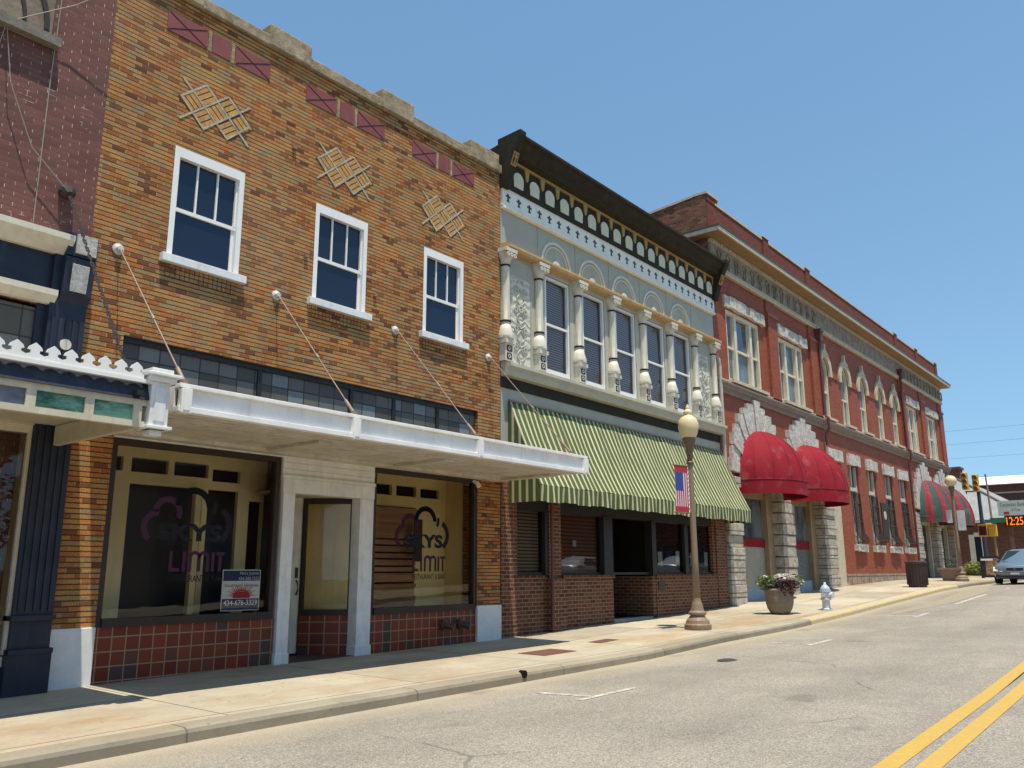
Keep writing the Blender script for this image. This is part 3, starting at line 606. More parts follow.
df = mb.build('door_frame', M['white'], b1, bevel=.008)
mb = MB()
mb.box(5.6, 13.4, YF-.01, YF+.2, 3.302, 3.46); mb.box(5.6, 8.5, YF+.0, YF+.2, 3.272, 3.30); mb.box(8.48, 10.5, YF-.045, YF+.15, 2.931, 2.985)
for k in range(3): mb.box(8.49, 10.49, YF-.015-.006*(k % 2), YF+.15, 2.987+k*.105, 3.088+k*.105)
mb.build('fascia_board', M['white'], b1)
# recessed entrance
YD = 12.6
mb = MB(); mb.box(8.6, 10.3, YF+.2, YD+.1, 2.72, 2.76); mb.build('entrance_ceiling', M['cream'], b1)
MB().box(8.7, 10.2, YF-.02, YD+.1, -.06, G(9.5)+.012).build('entrance_floor', paint('worn_entrance_tile', (.10, .055, .04), .6, .2, 8), b1)
mb = MB(); mb.box(8.86, 8.98, YD, YD+.05, .05, 2.72); mb.box(9.44, 9.63, YD, YD+.05, .05, 2.72); mb.box(8.98, 9.44, YD, YD+.05, .05, .62); mb.box(8.98, 9.44, YD, YD+.05, 2.5, 2.72)
dd = mb.build('door', M['door_white'], b1)
MB().box(8.98, 9.44, YD+.02, YD+.03, .62, 2.5).build('pane', plain('dark_door_glass', (.012, .014, .017), .05), dd)
mb = MB(); mb.tube([(9.55, YD-.01, 1.28), (9.55, YD-.05, 1.24), (9.55, YD-.06, 1.1), (9.55, YD-.02, 1.03)], .014, 6); mb.box(9.52, 9.58, YD-.012, YD, 1.32, 1.5); mb.build('handle', M['iron'], dd)
mb = MB(); mb.box(9.3, 9.43, YD+.01, YD+.018, 1.62, 1.72); mb.box(9.29, 9.43, YD+.01, YD+.018, 1.44, 1.56); mb.box(9.31, 9.42, YD+.01, YD+.018, 1.9, 2.1); mb.each('sticker', paint('pale_sticker', (.5, .5, .52), .5), dd)
def slanted(xa, ya, xb, yb):
    """return wall of the recess: tiled bulkhead, dark frame, glass"""
    d = Vector((xb-xa, yb-ya)); L = d.length; d.normalize(); n_ = Vector((d.y, -d.x))
    def bx(mb, s0, s1, t0, t1, z0, z1):
        P = lambda s, t: (xa+d.x*s+n_.x*t, ya+d.y*s+n_.y*t)
        mb.xy([P(s0, t0), P(s1, t0), P(s1, t1), P(s0, t1)], z0, z1); return mb
    bx(MB(), 0, L, -.06, .06, -.05, .68).build('tiled_bulkhead', M['tile_red'], b1)
    mb = MB(); bx(mb, 0, .06, -.05, .05, .68, 2.72); bx(mb, L-.06, L, -.05, .05, .68, 2.72); bx(mb, .06, L-.06, -.05, .05, 2.62, 2.72); bx(mb, .06, L-.06, -.07, .07, .68, .78)
    o = mb.build('shop_window', M['darkwood'], b1)
    P = lambda s: (xa+d.x*s, ya+d.y*s)
    MB().quad((*P(.06), .78), (*P(L-.06), .78), (*P(L-.06), 2.62), (*P(.06), 2.62)).build('pane', M['glass'], o)
slanted(9.66, YD, 10.24, YF+.22); slanted(8.66, YF+.22, 8.84, YD)
YI_ = 12.62
# shop interiors seen through the glass: partitions with dark openings
mb = MB(); mb.box(5.66, 13.34, YF+3.4, YF+3.45, 0, 3.45); mb.box(5.66, 13.34, YF+.2, YF+3.4, 3.44, 3.46); mb.box(5.66, 8.66, YF+.22, YI_, .55, .60); mb.xy([(10.3, YF+.24), (13.34, YF+.24), (13.34, YI_), (9.76, YI_)], .55, .60); mb.box(5.6, 5.66, YF+.42, YF+3.4, 0, 3.45); mb.box(13.34, 13.4, YF+.42, YF+3.4, 0, 3.45)
mb.build('interior', M['room'], b1)
YI = 12.6
mb = MB(); mb.wall(5.66, 8.83, .6, 3.44, [(5.95, 6.27, 2.92, 3.14), (6.4, 7.0, 2.92, 3.14), (7.1, 7.7, 2.92, 3.14), (7.78, 8.3, 2.88, 3.08), (6.4, 8.28, .66, 2.74), (8.5, 8.76, .66, 2.6), (5.7, 6.0, .66, 2.72)], YI, .08); mb.build('partition', M['roomtrim'], b1)
MB().quad((5.67, YI+.3, .6), (8.94, YI+.3, .6), (8.94, YI+.3, 3.2), (5.67, YI+.3, 3.2)).build('dark_room', plain('dim_blue_back_room', (.012, .016, .022), .4), b1)
mb = MB(); mb.box(7.36, 7.46, YI-.25, YI-.15, .6, 2.74); mb.box(7.56, 7.66, YI-.1, YI, .6, 2.74); mb.each('interior_post', M['roomtrim'], b1)
mb = MB(); mb.wall(9.7, 13.34, .6, 3.44, [(11.0, 11.78, 2.92, 3.13), (11.9, 12.46, 2.92, 3.13), (12.58, 13.14, 2.92, 3.11)], YI, .08); mb.build('partition', M['room'], b1)
MB().quad((9.96, YI+.2, 2.8), (13.33, YI+.2, 2.8), (13.33, YI+.2, 3.2), (9.96, YI+.2, 3.2)).build('dark_room', M['dark'], b1)
mb = MB(); z = .62; i = 0
gaps = [.2, .14, .17, .1, .2, .12, .14, .12, .14, .12, .16, .13, .15, .2]
for g in gaps:
    mb.box(10.9, 12.42-(i % 3)*.01, YI-.06-(i % 2)*.03, YI-.01, z, z+g-(.0 if i in (0, 1, 2, 10, 11, 12) else .035)); z += g; i += 1
    if z > 2.7: break
m = N('rough_brown_planks'); a = m.noise(2, 6, .7, stretch=(.4, 1, 9)); m.bsdf(m.mix(m.ramp(a, [(.3, 0), (.7, 1)]), (.26, .11, .045), (.52, .27, .12)), .7)
mb.build('plank_panel', m.mat, b1); MB().box(10.85, 12.44, YI-.012, YI-.006, .62, 2.7).build('plank_backing', M['dark'], b1)
MB().box(12.12, 12.34, YI-.32, YI-.3, 1.62, 2.45).build('dark_board', paint('dark_brown_board', (.07, .035, .02), .6), b1)
# window lettering and cloud emblem
purple = plain('purple_lettering', (.10, .012, .05), .5); ink = plain('dark_navy_lettering', (.010, .009, .016), .5)
def limit(mb, x, z, h, y):
    t = .05; bx = lambda a, b, c, d: mb.box(x+a, x+b, y, y+.004, z+c, z+d)
    bx(0, t, 0, h); bx(t, .16, 0, t); bx(.21, .21+t, 0, h)
    bx(.31, .31+t, 0, h-.085); bx(.31+.145, .31+.145+t, 0, h-.085); bx(.31+.29, .31+.29+t, 0, h-.085)
    for c in (.31+.0975, .31+.2425): ring(mb, x+c, z+h-.085, .0975, .0475, 0, 180, y, y+.004, n=12)
    bx(.685, .685+t, 0, h); bx(.76, .90, h-t, h); bx(.805, .805+t, 0, h-t)
def emblem(dx, par, pa, pb):
    y0, y1 = YF+.094, YF+.098
    mb = MB(); ring(mb, 11.38+dx, 2.06, .25, .165, 88, 235, y0, y1); ring(mb, 11.52+dx, 2.28, .23, .145, -25, 178, y0, y1, n=24)
    limit(mb, 11.6+dx, 1.43, .29, y0); mb.build('lettering', pa, par)
    mb = MB(); ring(mb, 11.93+dx, 2.36, .31, .21, 5, 175, y0-.004, y0-.001, n=24); ring(mb, 12.30+dx, 2.12, .30, .205, -60, 66, y0, y1, n=20)
    ring(mb, 12.12+dx, 2.40, .2, .13, -40, 20, y0-.003, y1-.005, n=10)
    text(mb, 'SKYS', 11.36+dx, 12.42+dx, 1.87, 2.13, y0-.002, bold=.045); text(mb, 'RESTAURANT & BAR', 11.6+dx, 12.48+dx, 1.28, 1.38, y0, bold=.01); mb.build('lettering', pb, par)
emblem(0, swr, purple, ink); emblem(-4.92, swl, plain('violet_lettering', (.12, .02, .09), .5), ink)
# flat canopy
YA = 9.45; c0, c1 = 5.31, 14.12
mb = MB(); mb.box(c0, c1, YA, YA+.12, 3.615, 3.665); mb.box(c0+.02, c1-.02, YA+.06, YA+.1, 3.38, 3.615); mb.box(c0, c1, YA, YA+.12, 3.315, 3.385)
mb.box(c0, c0+.06, YA+.12, YF-.02, 3.33, 3.64); mb.box(c1-.06, c1, YA+.12, YF-.02, 3.33, 3.64)
for x in (5.4, 8.1, 10.85, 14.04): mb.box(x-.07, x+.07, YA-.025, YA+.1, 3.30, 3.6); mb.box(x-.045, x+.045, YA-.035, YA-.02, 3.33, 3.6)
cn = mb.build('canopy', M['canopy_white'], b1, bevel=.006)
mb = MB()
n = 11
for i in range(n): y = YA+.12+(YF-.02-YA-.12)*i/n; mb.box(c0+.06, c1-.06, y+.014, y+(YF-.14-YA)/n-.014, 3.345+.002*(i % 2), 3.37)
for x in (5.5, 8.1, 10.85, 13.9): mb.box(x-.12, x+.12, YA+.7, YF-.03, 3.30, 3.345)
mb.box(c0+.06, c1-.06, YF-.25, YF-.02, 3.29, 3.345)
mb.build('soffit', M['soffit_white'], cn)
MB().box(c0+.06, c1-.06, YA+.12, YF-.02, 3.56, 3.6).build('canopy_roof', M['roofgrey'], cn)
for xa, xb in ((5.44, 5.40), (8.16, 8.1), (10.9, 10.82), (13.67, 13.62)):
    mb = MB(); A = Vector((xa, YF-.06, 5.98)); B = Vector((xb, YA+.06, 3.68)); mb.tube([A, B], .010, 8); t = A.lerp(B, .55); d = (B-A).normalized(); mb.tube([t-d*.05, t+d*.05], .022, 8); mb.tube([A.lerp(B, .9), A.lerp(B, .985)], .026, 8)
    ro = mb.build('tie_rod', M['steel'], cn)
    MB().tube([(xa, YF+.01, 5.98), (xa, YF-.02, 5.98), (xa, YF-.035, 5.98), (xa, YF-.075, 5.98)], [.085, .085, .05, .035], 16).build('anchor_plate', metal('rusty_white_plate', (.6, .56, .5), .5, .3), ro)
    MB().box(xb-.03, xb+.03, YA+.03, YA+.1, 3.66, 3.72).build('bracket', M['steel'], ro)
# fire department inlets on the tiled bulkhead
mb = MB()
for x in (12.38, 12.85):
    mb.unit()
    mb.tube([(x, YF+.03, .42), (x, YF-.05, .42), (x, YF-.05, .42), (x, YF-.07, .42)], [.1, .1, .07, .07], 14); mb.tube([(x, YF-.05, .42), (x+.03, YF-.13, .40), (x+.06, YF-.19, .385)], [.055, .06, .065], 12); mb.tube([(x+.06, YF-.19, .385), (x+.07, YF-.215, .38)], .075, 12)
mb.each('fire_inlet', metal('brown_brass_inlet', (.10, .055, .04), .35, .3), b1)
mb = MB(); mb.tube([(13.2, YF-.02, 3.25), (13.2, YF-.12, 3.2), (13.22, YF-.16, 3.12)], [.03, .045, .05], 8); mb.build('spotlight', M['white'], b1)
mb = MB()
for x, z in ((8.72, 6.85), (10.35, 6.55), (8.35, 8.78)): mb.box(x-.04, x+.04, YF-.05, YF+.01, z-.03, z+.03)
mb.each('wall_bracket', metal('rusty_bracket', (.3, .15, .1), .6, .7), b1)
# notice hung inside the left shop window
sg = thing('window_sign', 'white and blue realty sign with red sunburst behind the glass beside the white door frame', 'sign', (7.92, YF-.0, .84))
mb = MB().box(7.58, 8.26, YF+.104, YF+.112, .84, 1.46); mb.build('board', plain('white_sign_board', (.75, .74, .72), .5), sg)
navyp = plain('sign_blue', (.02, .03, .12), .5); redp = plain('sign_red', (.45, .03, .03), .5); greyp = plain('sign_grey_ink', (.12, .11, .11), .5); whp = plain('sign_white_ink', (.75, .75, .75), .5)
yb = YF+.104
mb = MB().box(7.595, 8.245, yb-.004, yb, 1.29, 1.445); mb.box(7.595, 8.245, yb-.004, yb, .855, 1.02); mb.build('panel', navyp, sg)
mb = MB()
for i in range(17):
    a = R(8+164*i/16); c_ = (7.93, 1.045); L_ = .25 if i % 2 else .3
    mb.xz([(c_[0]+.13*math.cos(a-.1), c_[1]+.09*math.sin(a-.1)), (c_[0]+L_*math.cos(a), c_[1]+L_*.72*math.sin(a)), (c_[0]+.13*math.cos(a+.1), c_[1]+.09*math.sin(a+.1))], yb-.004, yb-.001)
mb.xz(arc(7.93, 1.03, .15, 0, 180, 16, .1), yb-.005, yb-.001); mb.build('sunburst', redp, sg)
mb = MB(); text(mb, '434-676-3329', 7.62, 8.22, .92, 1.005, yb-.006, bold=.015); text(mb, '434-200-7522', 7.86, 8.23, 1.3, 1.35, yb-.006); text(mb, 'Nora Joyner', 7.88, 8.23, 1.37, 1.43, yb-.006); mb.build('lettering', whp, sg)
mb = MB(); text(mb, 'Southern Virginia', 7.62, 8.22, 1.185, 1.25, yb-.006); mb.build('lettering', greyp, sg)

# ------------------------------------------------------------------ grey ornate building
b2 = thing('ornate_building', 'grey metal front building with dark cornice, white half columns and green striped awning', 'building', (14.1, YF, .1))
X0, X1 = 14.1, 25.0
WC = [16.3, 17.9, 19.48, 21.12, 22.72]
COLX = [14.2, 15.45, 17.1, 18.69, 20.3, 21.86, 23.44, 24.72]
holes = [(c-.52, c+.52, 6.02, 8.48) for c in WC]
mb = MB(); mb.wall(X0, X1, 5.9, 8.66, holes, YF, .2); mb.build('wall', M['stonegrey'], b2)
mb = MB(); mb.box(X0, X1, YF-.0, YF+.2, 8.66, 9.66); mb.build('upper_panel', M['bluegrey'], b2)
mb = MB()
for x in (15.5, 17.1, 18.69, 20.3, 21.86, 23.44): mb.box(x-.012, x+.012, YF-.012, YF+.01, 8.82, 9.64)
for x0, x1 in ((14.42, 15.15), (23.7, 24.45)): mb.box(x0-.06, x0, YF-.03, YF+.01, 6.0, 8.5); mb.box(x1, x1+.06, YF-.03, YF+.01, 6.0, 8.5); mb.box(x0, x1, YF-.03, YF+.01, 8.1, 8.5)
mb.each('seam', M['bluegrey'], b2)
mb = MB()
for x0, x1 in ((14.42, 15.15), (23.7, 24.45)): mb.box(x0, x1, YF-.025, YF+.01, 6.0, 8.1)
mb.each('relief_panel', M['relief'], b2)
mb = MB()
for x0, x1 in ((14.42, 15.15), (23.7, 24.45)):
    xm = (x0+x1)/2; mb.unit()
    for zz in (6.3, 6.75, 7.2, 7.65):
        for s in (-1, 1):
            pts = [(xm+s*(.03+.13*abs(math.sin(t))*(1-t*.08)+.09*math.cos(t*1.3)*(t/4)), YF-.035, zz-.2+.1*t) for t in [i*.35 for i in range(13)]]
            mb.tube(pts, .014, 5); ring(mb, xm+s*.17, zz+.1, .075, .04, 0, 360, YF-.045, YF-.02, n=10)
    ring(mb, xm, 7.35, .1, .05, 0, 360, YF-.05, YF-.02, n=14); ring(mb, xm, 7.95, .12, .07, 0, 180, YF-.05, YF-.02, n=10)
mb.each('scrollwork', M['stonegrey'], b2)
MB().box(X0, X1, YF+.6, YF+.62, 5.0, 9.6).build('back_partition', M['dark'], b2)
mb = MB(); mb.box(X0+.01, X0+.2, YF+.2, 24, .1, 10.6); mb.box(X1-.2, X1-.01, YF+.2, 24, .1, 10.6); mb.box(X0+.2, X1-.2, 23.8, 24, .1, 10.6); mb.box(X0+.2, X1-.2, YF+.2, 23.8, 10.0, 10.1); mb.each('side_wall', M['brick_old'], b2)
for c in WC:
    mb = MB(); ring(mb, c-.06, 8.80, .62, .55, 0, 180, YF-.03, YF+.01, n=24); ring(mb, c-.06, 8.80, .50, .47, 0, 180, YF-.02, YF+.01, n=24)
    ba = mb.build('blind_arch', M['offwhite'], b2); MB().xz(arc(c-.06, 8.8, .14, 0, 180, 10), YF-.04, YF+.01).build('boss', M['offwhite'], ba)
    mb = MB(); f = .055; a, b, z0, z1 = c-.50, c+.50, 6.04, 8.46; y0, y1 = YF+.02, YF+.12; zm = 7.26
    mb.box(a, a+f, y0, y1, z0, z1); mb.box(b-f, b, y0, y1, z0, z1); mb.box(a+f, b-f, y0, y1, z1-f, z1); mb.box(a+f, b-f, y0, y1, z0, z0+.1)
    o = mb.build('window', M['white_clean'], b2)
    MB().box(a+f, b-f, y0+.02, y1-.01, zm-.025, zm+.03).build('sash', M['white_clean'], o)
    MB().quad((a+f, YF+.09, z0+.1), (b-f, YF+.09, z0+.1), (b-f, YF+.09, z1-f), (a+f, YF+.09, z1-f)).build('pane', M['glass'], o)
    MB().quad((a+f, YF+.17, z0+.1), (b-f, YF+.17, z0+.1), (b-f, YF+.17, z1-f), (a+f, YF+.17, z1-f)).build('blind', M['blind_mauve'], o)
for x in COLX:                                            # half columns on square pedestals
    yc = YF-.06; mb = MB()
    mb.lathe([(.105, 6.85), (.12, 6.87), (.12, 6.9), (.105, 6.93), (.10, 7.6), (.095, 8.2), (.11, 8.24), (.10, 8.26), (.12, 8.33), (.17, 8.43), (.19, 8.5), (.19, 8.52)], x, yc, 16)
    mb.box(x-.2, x+.2, yc-.2, yc+.06, 8.52, 8.6)
    mb.lathe([(.13, 6.46), (.19, 6.5), (.19, 6.56), (.15, 6.7), (.11, 6.85)], x, yc, 16); mb.box(x-.17, x+.17, yc-.15, yc+.06, 6.38, 6.47)
    mb.box(x-.14, x+.14, yc-.11, yc+.06, 5.98, 6.38)
    o = mb.build('half_column', M['offwhite'], b2)
    for p in o.data.polygons: p.use_smooth = len(p.vertices) == 4 and abs(p.normal.z) < .8 and abs(p.normal.x) < .97 and abs(p.normal.y) < .97 and p.area < .05
    mb = MB(); mb.lathe([(.112, 8.205), (.118, 8.215), (.118, 8.235), (.112, 8.245)], x, yc, 16); mb.lathe([(.125, 6.875), (.13, 6.88), (.13, 6.92), (.125, 6.925)], x, yc, 16)
    for z in (6.02, 6.2): mb.box(x-.085, x+.085, yc-.116, yc-.1, z, z+.14)
    mb.each('dark_inset', M['cornice'], o)
    mb = MB()
    for z in (6.02, 6.2): mb.unit(); ring(mb, x, z+.07, .05, .028, 0, 360, yc-.122, yc-.11, n=8)
    for q in (-.12, 0, .12): mb.unit(); ring(mb, x+q, 8.45, .05, .02, 0, 360, yc-.2, yc-.1, n=10)
    mb.each('ornament', M['offwhite'], o)
MB().yz([(YF+.01, 8.6), (YF-.22, 8.6), (YF-.27, 8.65), (YF-.27, 8.7), (YF-.2, 8.74), (YF+.01, 8.78)], X0+.01, X1).build('gold_rail', M['goldrail'], b2)
MB().yz([(YF+.01, 5.64), (YF-.16, 5.66), (YF-.2, 5.72), (YF-.2, 5.79), (YF-.29, 5.85), (YF-.29, 5.92), (YF-.1, 5.97), (YF+.01, 5.975)], X0+.005, X1+.02).build('sill_moulding', M['stonegrey'], b2)
MB().box(X0, X1, YF-.03, YF+.2, 5.40, 5.64).build('dark_shadow_band', M['cornice'], b2)  # dark panel that also paints in the sill moulding's shadow
MB().box(X0, X1, YF-.005, YF+.2, 4.0, 5.40).build('sign_band', M['bluegrey'], b2)
mb = MB(); mb.box(X0, X1+.03, YF-.06, YF+.2, 9.67, 10.2); mb.box(X0, X1+.03, YF-.1, YF+.1, 9.63, 9.69); fz = mb.build('frieze', M['frieze'], b2)
mb = MB(); n = 27
for k in range(n):
    mb.unit(); x = X0+.2+k*(X1-X0-.35)/(n-1); z = 9.93
    mb.box(x-.03, x+.03, YF-.066, YF-.05, z-.09, z+.1); mb.box(x-.085, x+.085, YF-.067, YF-.05, z+.01, z+.055); mb.box(x-.055, x+.055, YF-.067, YF-.05, z-.1, z-.075)
mb.each('cross_ornament', plain('dark_blue_ornament', (.03, .035, .06), .5), fz)
E0, E1 = 14.08, 25.12
prof = [(YF+.2, 10.16), (YF-.1, 10.16), (YF-.1, 10.86), (YF-.13, 10.9), (YF-.3, 10.95), (YF-.36, 11.0), (YF-.36, 11.06), (YF-.44, 11.12), (YF-.52, 11.22), (YF-.52, 11.25), (YF-.59, 11.28), (YF-.59, 11.34), (YF+1.2, 11.06), (YF+1.2, 10.9), (YF+.2, 10.9)]
co = MB().yz(prof, E0, E1).build('cornice', M['cornice'], b2)
mb = MB(); nb = 17; st = (E1-E0-.42)/nb
lun = MB(); dr_ = MB()
for k in range(nb):
    x = E0+.3+st*(k+.42)
    lun.xz([(x-.17, 10.28), (x+.17, 10.28)]+arc(x, 10.5, .19, 0, 180, 10, .17), YF-.115, YF-.09)
    if k < nb-0: xg = x+st/2; dr_.xz([(xg-.1, 10.86), (xg+.1, 10.86), (xg+.07, 10.74), (xg+.05, 10.6), (xg, 10.54), (xg-.05, 10.6), (xg-.07, 10.74)], YF-.13, YF-.09)
lun.each('lunette', M['lunette'], co)
dr_.box(E0+.2, E1-.2, YF-.15, YF-.1, 10.84, 10.89); dr_.each('gold_drop', M['gold'], co)
for x0, x1 in ((E0-.02, E0+.2), (E1-.22, E1+.02)):
    mb = MB(); mb.yz([(YF+.05, 10.12), (YF-.16, 10.12), (YF-.3, 10.6), (YF-.42, 10.9), (YF-.62, 11.3), (YF-.63, 11.40), (YF+.05, 11.36)], x0, x1); eb = mb.build('end_bracket', M['cornice'], co)
    q = lambda x, t, o: (x, YF-.3-.12*t*.86-o, 10.62+.3*t)
    mb = MB(); a, b = x0+.015, x1-.015; mb.add([q(a, 0, .03), q(b, 0, .03), q(b, 1, .04), q(a, 1, .04), q(a, 0, -.02), q(b, 0, -.02), q(b, 1, -.02), q(a, 1, -.02)], [(0, 1, 2, 3), (0, 4, 5, 1), (1, 5, 6, 2), (2, 6, 7, 3), (3, 7, 4, 0)]); mb.build('gold_tile', M['gold'], eb)
    mb = MB()
    for u0, u1, t0, t1 in ((.03, .19, .06, .94),):
        mb.add([q(x0+u0+.012, t0+.06, .034), q(x0+u1-.012, t0+.06, .034), q(x0+u1-.012, t1-.06, .044), q(x0+u0+.012, t1-.06, .044)], [(0, 1, 2, 3)])
    mb.build('inset', M['cornice'], eb)
    mb = MB(); xm = (x0+x1)/2
    for w_, t0, t1 in ((.018, .15, .85), (.055, .55, .72), (.045, .15, .25), (.045, .78, .86)): mb.add([q(xm-w_, t0, .04), q(xm+w_, t0, .04), q(xm+w_, t1, .05), q(xm-w_, t1, .05)], [(0, 1, 2, 3)])
    mb.build('motif', M['gold'], eb)
mb = MB(); mb.box(X0-.0, E0+.18, YF+.05, YF+1.1, 10.2, 11.1); mb.build('cornice_return', M['navy'], co)
# storefront below the awning
zb = lambda x: G(x)-.1
mb = MB(); mb.box(X0, 14.63, YF-.02, YF+.3, -.1, 4.0); mb.box(15.74, 16.3, YF-.14, YF+.2, 0, 1.26); mb.box(24.28, 24.95, YF-.04, YF+.3, .2, 4.0); mb.box(24.1, 24.3, YF-.0, YF+.3, .2, 4)
mb.box(14.63, 15.74, YF+.04, YF+.25, -.1, 1.26); mb.box(16.3, 18.46, YF-.02, YF+.2, 0, 1.26); mb.box(20.6, 24.3, YF-.02, YF+.2, .1, 1.29); mb.box(15.8, 16.26, YF-.02, YF+.3, 1.26, 4.0)
mb.each('brick_base', M['brick_shop'], b2)
mb = MB()
for x0, x1, y in ((14.6, 15.76, YF-.0), (16.28, 18.48, YF-.06), (20.58, 24.3, YF-.06)):
    n = int((x1-x0)/.085)
    for i in range(n): mb.box(x0+(x1-x0)*i/n+.006, x0+(x1-x0)*(i+1)/n-.006, y, YF+.22, 1.255 if x0 < 20 else 1.285, 1.34)
mb.build('brick_sill', M['brick_shop'], b2)
mb = MB(); mb.box(14.63, 24.3, YF+.02, YF+.25, 2.75, 4.0); mb.box(15.68, 15.82, YF+.0, YF+.15, 1.3, 2.75); mb.box(18.07, 18.47, YF-.03, YF+.2, 1.26, 2.76); mb.box(20.43, 20.65, YF-.03, YF+.2, 1.29, 2.76); mb.box(22.34, 22.54, YF, YF+.15, 1.34, 2.75); mb.box(14.63, 24.3, YF+.06, YF+.12, 1.34, 1.4)
mb.each('storefront_frame', M['blackframe'], b2)
for x0, x1 in ((14.63, 15.68), (16.27, 18.07), (20.65, 22.34), (22.54, 24.1)):
    o = MB().quad((x0, YF+.1, 1.4), (x1, YF+.1, 1.4), (x1, YF+.1, 2.75), (x0, YF+.1, 2.75)).build('shop_window', M['glass_dark'], b2)
    if x0 < 17: MB().quad((x0, YF+.2, 1.4), (x1, YF+.2, 1.4), (x1, YF+.2, 2.75), (x0, YF+.2, 2.75)).build('blind', M['blind_tan'] if x0 < 16 else blind('brown_blind', (.42, .18, .08), (.14, .055, .03), .09), o)
    else:
        mb = MB(); mb.box(x0+.3, x0+.55, YF+.104, YF+.106, 1.6, 1.95); mb.box(x1-.38, x1-.16, YF+.104, YF+.106, 1.58, 1.98); mb.each('paper_notice', M['white_clean'], o)
mb = MB(); mb.box(16.9, 17.05, YF+.104, YF+.106, 2.0, 2.15); mb.build('paper_notice', M['white_clean'], b2)
mb = MB(); mb.box(14.4, 24.3, YF+4, YF+4.1, 0, 4); mb.box(14.4, 24.3, YF+.3, YF+4, 3.9, 3.95); mb.box(14.4, 18.3, YF+.25, YF+4, .2, .25); mb.box(18.3, 24.3, YF+.25, YF+4, .25, .28); mb.box(18.35, 18.42, YF+.2, YF+1.3, .2, 2.8); mb.box(20.5, 20.57, YF+.2, YF+1.3, 1.3, 2.8); mb.build('interior', M['dark'], b2)
mb = MB(); mb.box(18.5, 20.55, YF+1.2, YF+1.25, .25, 2.8); mb.build('entrance_back', M['dark'], b2); MB().box(18.46, 20.6, YF-.0, YF+1.3, .1, .262).build('entrance_step', M['sidewalk'], b2)
mb = MB(); mb.box(20.42, 20.62, YF+.0, YF+1.2, .2, 1.29); mb.build('recess_base', M['brick_shop'], b2)
mb = MB(); mb.box(18.55, 19.45, YF+1.1, YF+1.15, .27, .45); mb.box(18.55, 18.63, YF+1.1, YF+1.15, .45, 2.6); mb.box(19.37, 19.45, YF+1.1, YF+1.15, .45, 2.6); mb.box(18.55, 19.45, YF+1.1, YF+1.15, 2.6, 2.75); mb.box(18.63, 19.37, YF+1.1, YF+1.15, 1.2, 1.3); dd = mb.build('door', M['blackframe'], b2)
MB().tube([(19.33, YF+1.05, 1.2), (19.33, YF+1.05, 1.5)], .015, 6).build('handle', M['steel'], dd)
mb = MB(); mb.box(20.68, 21.0, YF-.05, YF-.015, .92, 1.16); mb.build('vent', M['vent'], b2)
MB().tube([(15.7, YF-.17, .1), (15.7, YF-.17, 3.2)], .035, 8).build('downpipe', M['maroonpipe'], b2)
# green striped awning
ya, zt, zl, zv = 10.82, 5.13, 3.22, 2.87; a0, a1 = 14.34, 25.0
mb = MB(); n = 110
for i in range(n):
    xa, xb = a0+(a1-a0)*i/n, a0+(a1-a0)*(i+1)/n
    m_ = 5
    for j in range(m_):
        def P(x, t): sag = .03*math.sin(math.pi*t)*(.5+abs(math.sin((x-a0)*math.pi/(a1-a0)*6)))+.006*math.sin(x*7+t*5); return (x, YF-.02+(ya-YF+.02)*t+sag*.9, zt+(zl-zt)*t-sag)
        mb.quad(P(xa, j/m_), P(xb, j/m_), P(xb, (j+1)/m_), P(xa, (j+1)/m_))
    V = lambda x: (x, ya-.022*math.sin(x*9)-.012*math.sin(x*23), zv+.014*math.sin(x*5)+.008*math.sin(x*17))
    mb.quad((xa, ya, zl), (xb, ya, zl), V(xb), V(xa))
for x in (a0, a1):
    mb.add([(x, YF-.02, zt), (x, ya, zl), (x, ya, zv), (x, YF-.02, zv)], [(0, 1, 2, 3)])
me_aw = mb.build('awning', M['stripe_green'], b2, recalc=False)
mb = MB()
for x in [a0+.04+i*(a1-a0-.08)/6 for i in range(7)]: mb.tube([(x, YF-.03, zt-.06), (x, ya+.04, zl-.03)], .015, 6); mb.tube([(x, YF-.03, zl-.03), (x, ya+.04, zl-.03)], .015, 6)
mb.tube([(a0+.02, ya+.04, zl-.03), (a1-.02, ya+.04, zl-.03)], .018, 6); mb.tube([(a0, YF-.04, zt), (a1, YF-.04, zt)], .02, 6); mb.build('awning_frame', M['steel'], me_aw)
mb = MB(); mb.tube([(24.98, YF-.02, 8.3), (25.0, YF-.12, 8.1), (25.06, YF-.12, 7.9), (25.07, YF-.12, 3.0)], .06, 10); mb.build('downpipe', M['pipe_beige'], b2)

# ------------------------------------------------------------------ red brick corner building
b3 = thing('red_brick_building', 'long red painted brick corner building with tan stone trim and domed awnings', 'building', (25.02, YF, .4))
X0, X1 = 25.03, 56.1
ARX = [35.45, 37.98, 40.5, 43.2, 45.7]; LWX = [35.75, 38.2, 40.75, 43.35, 45.85]
big = [(26.0, 28.75), (30.55, 33.05), (48.0, 50.1), (52.05, 54.3)]
holes = [(a, b, 7.62, 10.12) for a, b in big]+[(c-.5, c+.5, 7.62, 10.25) for c in ARX]
mb = MB(); mb.wall(X0, X1, 7.3, 11.3, holes, YF, .22)
lh = [(c-.62, c+.62, 2.52 if c > 36.5 else 4.9, 5.9) for c in LWX]
doors = [(26.1, 29.45), (30.6, 33.65), (48.3, 51.4), (52.35, 55.3)]
mb.wall(X0, X1, .3, 7.3, lh+[(a, b, .3, 5.6) for a, b in doors], YF, .3)
